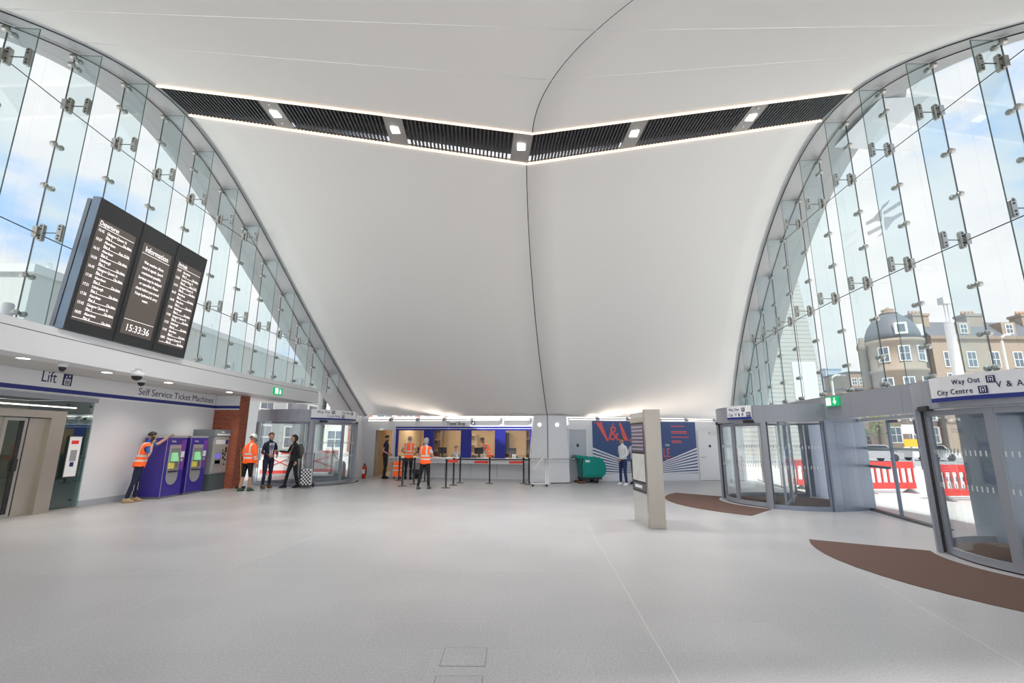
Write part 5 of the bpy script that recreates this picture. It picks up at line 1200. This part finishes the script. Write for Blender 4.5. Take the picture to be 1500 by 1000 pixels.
def person(loc, rz, lab, H=1.75, lean=0., arms=None, feet=None, knees=None, top=WHITEC, sleeve=1.0, bottom=BLACKC, short=False, shoes=BLACKC, skin=SKIN, hair=HAIRD, hstyle='short', vest=None, turn=0., nod=0., hat=None, wide=1., sit=None, group=None, extras=None, handcurl=(.5, .5), z0=0.):
    s = H / 1.75
    t = empty('person', (loc[0], loc[1], z0), rz, label=lab, cat='person', group=group)
    hipz = .93 if not sit else sit
    def sh(x, y, z):  # lean shear above hip, squash for sitting
        return Vector((x * s, (y + lean * max(0, z - .93)) * s, (z + (hipz - .93)) * s))
    arms = arms or {}; feet = feet or {}; knees = knees or {}
    mb = MB()
    rg = [(.84, .13, .10), (.90, .160, .118), (.98, .168, .122), (1.08, .150, .110), (1.20, .160, .116), (1.32, .182, .122), (1.40, .185, .112), (1.45, .150, .092), (1.49, .07, .065)]
    loft(mb, [(sh(0, 0, z), rx * s * wide, ry * s * wide) for z, rx, ry in rg], 18)
    bones = []
    nk, hd = sh(0, .0, 1.45), sh(0, .03, 1.60)
    mb.tube([nk, hd], [.058 * s, .052 * s], 0, 12); bones.append((nk + Vector((0, 0, .03 * s)), hd, 'neck', .0))
    bones.append((sh(0, 0, .97), sh(0, 0, 1.40), 'torso', .13)); bones.append((sh(-.12, 0, 1.40), sh(.12, 0, 1.40), 'torso', .07))
    hands = []
    for sd, key in ((1, 'R'), (-1, 'L')):
        S = sh(sd * .175 * wide, 0, 1.415)
        d_ = arms.get(key, ((sd * .25, -.03, 1.12), (sd * .26, .07, .88)))
        E_, W_ = [Vector(q) * s + Vector((0, 0, (hipz - .93) * s)) for q in d_]
        mb.tube([S + Vector((-sd * .03 * s, 0, 0)), S.lerp(E_, .5), E_, E_.lerp(W_, .35), W_], [.060 * s, .052 * s, .043 * s, .041 * s, .030 * s], 0, 12)
        bones.append((S, E_, 'uarm', .04)); bones.append((E_, W_, 'farm', .03)); hands.append((W_, (W_ - E_), sd, key))
    soles = []
    for sd, key in ((1, 'R'), (-1, 'L')):
        Hp = Vector((sd * .095 * s, 0, (hipz - .03) * s)); A = Vector(feet.get(key, (sd * .11, -.02, .085))) * s
        K = Vector(knees[key]) * s if key in knees else Hp.lerp(A, .5) + Vector((0, .025 * s, 0))
        pr = .0 if not short else -.004
        mb.tube([Hp, Hp.lerp(K, .5), K, K.lerp(A, .35), A], [.094 * s, .082 * s, .062 * s, .060 * s, .046 * s], 0, 12)
        bones.append((Hp, K, 'thigh', .07)); bones.append((K, A, 'shin', .045)); soles.append(A)
    me = mb.mesh('body', [top]); o = bpy.data.objects.new('tmp', me); COL.objects.link(o)
    r = o.modifiers.new('r', 'REMESH'); r.mode = 'VOXEL'; r.voxel_size = .0135; r.use_smooth_shade = True
    sm = o.modifiers.new('s', 'SMOOTH'); sm.factor = .5; sm.iterations = 5
    ev = bpy.data.meshes.new_from_object(o.evaluated_get(bpy.context.evaluated_depsgraph_get())); bpy.data.objects.remove(o)
    n = len(ev.vertices); co = np.empty(n * 3); ev.vertices.foreach_get('co', co); co = co.reshape(-1, 3)
    polys = [list(p.vertices) for p in ev.polygons]; cen = np.array([co[p].mean(0) for p in polys])
    D = []; Tt = []
    for a, b, nm, rad in bones:
        a_, b_ = np.array(a), np.array(b); ab = b_ - a_; tt = np.clip(((cen - a_) @ ab) / (ab @ ab), 0, 1); D.append(np.linalg.norm(cen - a_ - tt[:, None] * ab, axis=1) - rad * s); Tt.append(tt)
    D = np.array(D); Tt = np.array(Tt); k = D.argmin(0)
    mats = [top, bottom, skin, shoes, hair, SIGNW, BLACK]; mi = []; istorso = []
    for i in range(len(polys)):
        nm = bones[k[i]][2]; tt = Tt[k[i], i]; z = cen[i][2] / s - (hipz - .93); m = 0; tor = False
        if nm == 'neck': m = 2 if z > 1.475 + .0 else 0
        elif nm == 'torso': m = 0 if z > .96 else 1; tor = True
        elif nm == 'uarm': m = 0 if (sleeve >= 1 or tt < sleeve) else 2; tor = tt < .12
        elif nm == 'farm': m = 0 if (sleeve >= 1 and tt < .96) else 2
        elif nm == 'thigh': m = 1 if z < .965 or sit else 0; tor = (z > .88 and not sit)
        elif nm == 'shin': m = (1 if not short else 2) if not short else (1 if tt < .05 else 2)
        mi.append(m); istorso.append(tor)
    B = MB(); B.v = [tuple(v) for v in co]; B.f = [list(p) for p in polys]; B.m = list(mi); B.sm = [True] * len(polys)
    for W_, d_, sd, key in hands: hand(B, W_, d_, (sd * .9, -.2, .2) if d_.z < 0 else (sd * .5, -.8, .3), 2, handcurl[0 if key == 'R' else 1], -sd, s * .98)
    for A in soles:
        loft(B, [((A.x, A.y + .05 * s, A.z - .083 * s), .047 * s, .135 * s), ((A.x, A.y + .05 * s, A.z - .05 * s), .047 * s, .135 * s), ((A.x, A.y + .03 * s, A.z - .02 * s), .042 * s, .10 * s), ((A.x, A.y, A.z + .03 * s), .045 * s, .052 * s)], 14, 3)
    # head
    Mh = Matrix.Translation(sh(0, .035, 1.635)) @ Matrix.Rotation(turn, 4, 'Z') @ Matrix.Rotation(-nod, 4, 'X') @ Matrix.Scale(s, 4)
    B.ball((0, 0, .015), (.074, .094, .100), 2, 18, Mh); B.ball((0, .022, -.055), (.056, .066, .062), 2, 14, Mh)
    B.ball((0, .098, -.012), (.013, .020, .024), 2, 8, Mh)
    for q in (-1, 1):
        B.ball((q * .075, -.005, -.005), (.010, .020, .030), 2, 8, Mh); B.ball((q * .030, .084, .018), (.014, .009, .008), 5, 8, Mh); B.ball((q * .030, .090, .018), (.006, .005, .006), 6, 8, Mh); B.ball((q * .030, .086, .038), (.018, .008, .005), 4, 8, Mh)
    B.ball((0, .080, -.060), (.022, .010, .007), 6 if skin is SKIN2 else 2, 8, Mh)
    body = B.build('body', mats, t)
    # hair
    if hair is not None and hstyle != 'bald':
        hb = MB(); N = 20; vs = []; rr = (.082, .102, .110) if hstyle != 'bob' else (.092, .108, .125)
        for i in range(N // 2 + 1):
            a = PI * i / (N // 2)
            for j in range(N): tt = 2 * PI * j / N; vs.append(Mh @ Vector((rr[0] * math.sin(a) * math.cos(tt), rr[1] * math.sin(a) * math.sin(tt) - .008, -rr[2] * math.cos(a) + .018)))
        fs = []
        for i in range(N // 2):
            for j in range(N):
                a = PI * (i + .5) / (N // 2); tt = 2 * PI * (j + .5) / N; zz = -math.cos(a); yy = math.sin(a) * math.sin(tt)
                lim = {'short': .18 + .62 * yy if yy > -.3 else -.15, 'bob': .30 + .75 * yy if yy > -.1 else -.75, 'thin': .30 + .5 * yy if yy > -.3 else -.1}[hstyle]
                if zz > lim: fs.append((i * N + j, i * N + (j + 1) % N, (i + 1) * N + (j + 1) % N, (i + 1) * N + j))
        hb.add(vs, fs, 0, True); ho = hb.build('hair', hair, t); q = ho.modifiers.new('t', 'SOLIDIFY'); q.thickness = .012; q.offset = 1
    if extras and 'beard' in extras: MB().ball((0, .035, -.075), (.052, .058, .045), 0, 12, Mh).build('beard', hair, t)
    if hat:
        hm = MB().lathe([(.108, -.0), (.106, .04), (.09, .09), (.05, .125), (0, .135)], (0, 0, .035), 18, 0, Mh); hm.lathe([(.108, 0), (.135, -.008), (.135, -.002), (.108, .008)], (0, .015, .035), 18, 0, Mh); hm.build('hard_hat', hat, t)
    if extras and 'glasses' in extras:
        g = MB()
        for q in (-1, 1): g.tube([Mh @ Vector((q * .03 + .02 * math.cos(u), .098, .018 + .014 * math.sin(u))) for u in [2 * PI * i / 10 for i in range(11)]], .003, 0, 5); g.tube([Mh @ Vector((q * .05, .096, .02)), Mh @ Vector((q * .078, .0, .02))], .003, 0, 5)
        g.build('glasses', BLACK, t)
    if vest is not None:
        no = np.empty(n * 3); ev.vertices.foreach_get('normal', no); no = no.reshape(-1, 3); vb = MB(); idx = {}; long_ = vest == 'jacket'
        hem = .86 if not sit else 1.0
        for i, p in enumerate(polys):
            z = cen[i][2] / s - (hipz - .93); x = abs(cen[i][0]) / s; nm = bones[k[i]][2]
            ok = (istorso[i] and z > hem and z < 1.47) or (long_ and nm in ('uarm', 'farm') and Tt[k[i], i] < .93)
            if not ok: continue
            if not long_ and cen[i][1] > lean * (z - .93) + .06 and x < .02 and z > 1.0: continue
            q = []
            for v in p:
                if v not in idx: idx[v] = len(vb.v); vb.v.append(tuple(co[v] + no[v] * .016 * s))
                q.append(idx[v])
            m = 0
            if nm in ('uarm', 'farm') and long_: m = 1 if (nm == 'farm' and .35 < Tt[k[i], i] < .52) or (nm == 'farm' and .08 < Tt[k[i], i] < .22) else 0
            elif 1.00 < z < 1.05 or 1.12 < z < 1.17: m = 1
            elif z > 1.17 and .075 < x < .120: m = 1
            vb.f.append(q); vb.m.append(m); vb.sm.append(True)
        vo = vb.build('hi_vis_jacket' if long_ else 'hi_vis_vest', [ORANGE, REFLECT], t); q = vo.modifiers.new('t', 'SOLIDIFY'); q.thickness = .006; q.offset = 1
    bpy.data.meshes.remove(ev)
    return t
fd = lambda x, y: -math.atan2(x, y)     # heading so that local +y points along (x, y)
OV = 'workers and travellers in the hall'
t = person((-9.93, 12.98), fd(.75, .65), 'man in orange vest leaning on the purple machine while phoning', 1.80, .22, {'R': ((.27, .16, 1.12), (.15, .20, 1.46)), 'L': ((-.27, .36, 1.45), (-.33, .56, 1.62))}, {'R': (.10, -.16, .085), 'L': (-.12, .02, .085)}, None, BLUEC, .75, NAVYC, False, CL('tan_boots', (.38, .27, .15)), SKIN, HAIRD, 'short', 'vest', .1, .15, extras=('beard',), group=OV, handcurl=(1.1, .3))
MB().box(.13, .15, .16, .24, 1.53, 1.69).build('phone', BLACK, t)
for sx in (-1, 1):
    MB().box(sx * .10 - .05, sx * .10 + .05, .045 if sx < 0 else -.045, .06 if sx < 0 else -.03, .30, .52).build('knee_pad', CL('pad_grey', (.40, .41, .44)), t)
person((-8.53, 15.75), fd(.35, 1), 'man in white hard hat, orange jacket and black shorts', 1.76, .08, {'R': ((.27, .0, 1.12), (.29, .05, .86)), 'L': ((-.26, .02, 1.14), (-.24, .18, .98))}, {'R': (.09, .06, .085), 'L': (-.12, -.10, .085)}, None, ORANGEC, 1., BLACKC, True, CL('green_shoes', (.05, .10, .06)), SKIN, HAIRB, 'short', 'jacket', .2, .2, hat=SIGNW, group=OV)
t = person((-8.36, 16.72), fd(.75, -.5), 'balding man in a dark navy suit and pale shirt', 1.84, 0, {'R': ((.25, .02, 1.12), (.14, .24, 1.05)), 'L': ((-.25, .02, 1.12), (-.13, .25, 1.04))}, None, None, SUIT, 1., SUIT, False, CL('brown_shoes', (.12, .06, .03)), SKIN, HAIRB, 'thin', None, .1, .1, group=OV)
MB().hexa([(-.05, .118, 1.12), (.05, .118, 1.12), (.05, .10, 1.12), (-.05, .10, 1.12), (-.085, .118, 1.50), (.085, .118, 1.50), (.085, .09, 1.50), (-.085, .09, 1.50)]).build('shirt_front', WHITEC, t); MB().hexa([(-.02, .125, 1.1), (.02, .125, 1.1), (.02, .118, 1.1), (-.02, .118, 1.1), (-.02, .127, 1.48), (.02, .127, 1.48), (.02, .118, 1.48), (-.02, .118, 1.48)]).build('tie', CL('tie', (.30, .32, .48)), t)
t = person((-7.58, 16.92), fd(-.6, -.75), 'dark haired man in black clothes carrying a strapped bag', 1.76, .02, {'R': ((.27, .10, 1.18), (.34, .38, 1.22)), 'L': ((-.26, -.02, 1.12), (-.27, .06, .88))}, {'R': (.13, .18, .085), 'L': (-.13, -.14, .085)}, None, BLACKC, 1., BLACKC, False, BLACKC, SKIN, HAIRD, 'bob', None, -.4, .1, group=OV)
MB().ball((0, -.20, 1.22), (.17, .11, .26), 0, 14).build('backpack', CL('pack', (.10, .10, .105)), t); MB().tube([(-.13, .13, 1.42), (-.02, .15, 1.2), (.12, .14, 1.0)], .02, 0, 6).build('strap', CL('strap', (.25, .24, .22)), t)
MB().ball((.16, .15, .93), (.08, .04, .07), 0, 10).build('white_pouch', WHITEC, t)
person((-5.45, 21.0), fd(1, .1), 'bearded man in a navy polo shirt standing by the open doorway', 1.80, .0, {'R': ((.28, -.08, 1.13), (.17, .10, 1.02)), 'L': ((-.26, 0, 1.12), (-.2, .16, 1.0))}, None, None, NAVYC, .55, BLACKC, False, BLACKC, SKIN, HAIRD, 'short', None, 0, .1, extras=('beard',), group=OV)
person((-4.36, 20.6), fd(.05, 1), 'white haired man in an orange vest at the first ticket window', 1.76, .04, {'R': ((.33, .06, 1.16), (.20, .30, 1.05)), 'L': ((-.33, .06, 1.16), (-.2, .3, 1.05))}, None, None, WHITEC, .5, BLACKC, False, BLACKC, SKIN, HAIRG, 'short', 'vest', 0, .15, group=OV)
person((-2.96, 16.7), fd(.35, 1), 'grey haired woman in an orange vest waiting with folded arms', 1.68, .0, {'R': ((.27, .06, 1.12), (-.02, .22, 1.12)), 'L': ((-.28, .05, 1.12), (.03, .20, 1.16))}, {'R': (.14, .05, .085), 'L': (-.17, -.16, .085)}, None, WHITEC, .6, BLACKC, False, CL('shoe_grey', (.10, .10, .11)), SKIN, HAIRG, 'bob', 'vest', -.2, .0, wide=1.06, group=OV)
q = ML(uL(657), 0, -1.15); person((q.x, q.y), fd(-.3, -1), 'clerk in a pale shirt seated behind the second ticket window', 1.72, .05, {'R': ((.27, .08, 1.12), (.16, .33, 1.06)), 'L': ((-.27, .08, 1.12), (-.16, .33, 1.06))}, {'R': (.12, .42, .085), 'L': (-.12, .42, .085)}, {'R': (.12, .42, .50), 'L': (-.12, .42, .50)}, CL('pale_shirt', (.45, .47, .50)), .5, BLACKC, False, BLACKC, SKIN, HAIRB, 'short', None, .4, .3, sit=.56, group=OV)
ch = empty('office_chair', (q.x, q.y, 0), fd(-.3, -1), label='black office chair under the seated clerk', cat='chair')
MB().cbox((0, .06, .42), (.46, .46, .07)).build('seat', BLACKC, ch); MB().cbox((0, -.22, .68), (.42, .05, .46)).build('backrest', BLACKC, ch); MB().tube([(0, 0, .06), (0, 0, .4)], .03, 0, 8).build('column', CHROME, ch)
for k in range(5): a = 2 * PI * k / 5; MB().tube([(0, 0, .09), (.28 * math.cos(a), .28 * math.sin(a), .05)], .02, 0, 6).ball((.28 * math.cos(a), .28 * math.sin(a), .03), .03, 0, 8).build('leg', BLACK, ch)
q = ML(uL(708.5), 0, -1.2); person((q.x, q.y), fd(-.9, -.5), 'worker in an orange vest bending over behind the third ticket window', 1.74, .55, {'R': ((.26, .42, 1.20), (.14, .62, 1.10)), 'L': ((-.26, .42, 1.2), (-.14, .62, 1.10))}, None, None, CL('pale_shirt', (.45, .47, .50)), .5, BLACKC, False, BLACKC, SKIN2, HAIRD, 'short', 'vest', .3, .5, group=OV)
person((4.22, 18.35), fd(-.8, -.45), 'man in a white shirt and jeans before the blue poster', 1.74, .0, {'R': ((.33, -.12, 1.16), (.19, -.12, .98)), 'L': ((-.27, .04, 1.12), (-.16, .24, .98))}, {'R': (.16, .0, .085), 'L': (-.15, .0, .085)}, None, WHITEC, 1., JEANS, False, WHITEC, SKIN, HAIRB, 'thin', None, .2, .25, extras=('glasses',), wide=1.05, group=OV)
person((4.80, 18.95), fd(-.9, -.4), 'grey haired man in a dark waistcoat partly hidden by the totem', 1.74, .02, {'R': ((.26, .1, 1.14), (.10, .34, 1.04)), 'L': ((-.26, .02, 1.12), (-.26, .1, .9))}, None, None, WHITEC, 1., GREYC, False, BLACKC, SKIN, HAIRG, 'short', None, .0, .15, group=OV)
# hand trolley with a chequered crate
c = Vector((-7.08, 16.95, 0)); t = empty('hand_trolley', c, .2, label='black hand trolley with chequered crate beside the man in black', cat='trolley')
MB().tube([(-.15, .1, .1), (-.15, .12, 1.15), (.15, .12, 1.15), (.15, .1, .1)], .016, 0, 8).build('frame', BLACK, t); MB().box(-.18, .18, -.22, .08, .06, .09).build('toe_plate', BLACK, t)
for s_ in (-1, 1): MB().lathe([(0, -.02), (.08, -.02), (.08, .02), (0, .02)], (0, 0, 0), 14, 0, Matrix.Translation((s_ * .2, .12, .08)) @ Matrix.Rotation(PI / 2, 4, 'Y')).build('wheel', BLACK, t)
cr_ = MB().box(-.16, .16, -.2, .06, .10, .62).build('crate', SIGNW, t)
for i in range(6):
    for j in range(9):
        if (i + j) % 2 == 0: MB().box(-.16 + i * .0533, -.16 + (i + 1) * .0533, -.204, -.2, .10 + j * .0577, .10 + (j + 1) * .0577).build('check_tile', BLACK, cr_)
# orange trolley bag and waste bin by the counter
c = onz(581.5, 701.5); t = empty('trolley_bag', (c.x, c.y, 0), .1, label='orange and grey striped trolley bag standing at the counter end', cat='bag')
MB().hexa([(-.17, -.12, .12), (.17, -.12, .12), (.17, .12, .12), (-.17, .12, .12), (-.15, -.1, .72), (.15, -.1, .72), (.15, .1, .72), (-.15, .1, .72)]).build('bag', ORANGE, t); MB().box(-.175, .175, -.125, .125, .34, .39).box(-.17, .17, -.12, .12, .52, .57).build('stripe', REFLECT, t); MB().tube([(-.1, .1, .7), (-.1, .12, .95), (.1, .12, .95), (.1, .1, .7)], .012, 0, 6).build('handle', BLACK, t)
for s_ in (-1, 1): MB().lathe([(0, -.02), (.06, -.02), (.06, .02), (0, .02)], (0, 0, 0), 12, 0, Matrix.Translation((s_ * .13, .08, .06)) @ Matrix.Rotation(PI / 2, 4, 'Y')).build('wheel', BLACK, t)
MB().box(-.13, -.09, -.1, -.06, 0, .12).box(.09, .13, -.1, -.06, 0, .12).build('foot', BLACK, t)
c = onz(609, 700.5); t = empty('waste_bin', (c.x, c.y, 0), label='small black waste bin under the counter behind a queue post', cat='bin')
MB().lathe([(0, 0), (.13, 0), (.17, .38), (.155, .38), (.12, .02), (0, .02)], (0, 0, 0), 16).build('bucket', BLACK, t); MB().lathe([(.165, .37), (.178, .37), (.178, .40), (.165, .40)], (0, 0, 0), 16).build('rim', RECS, t)
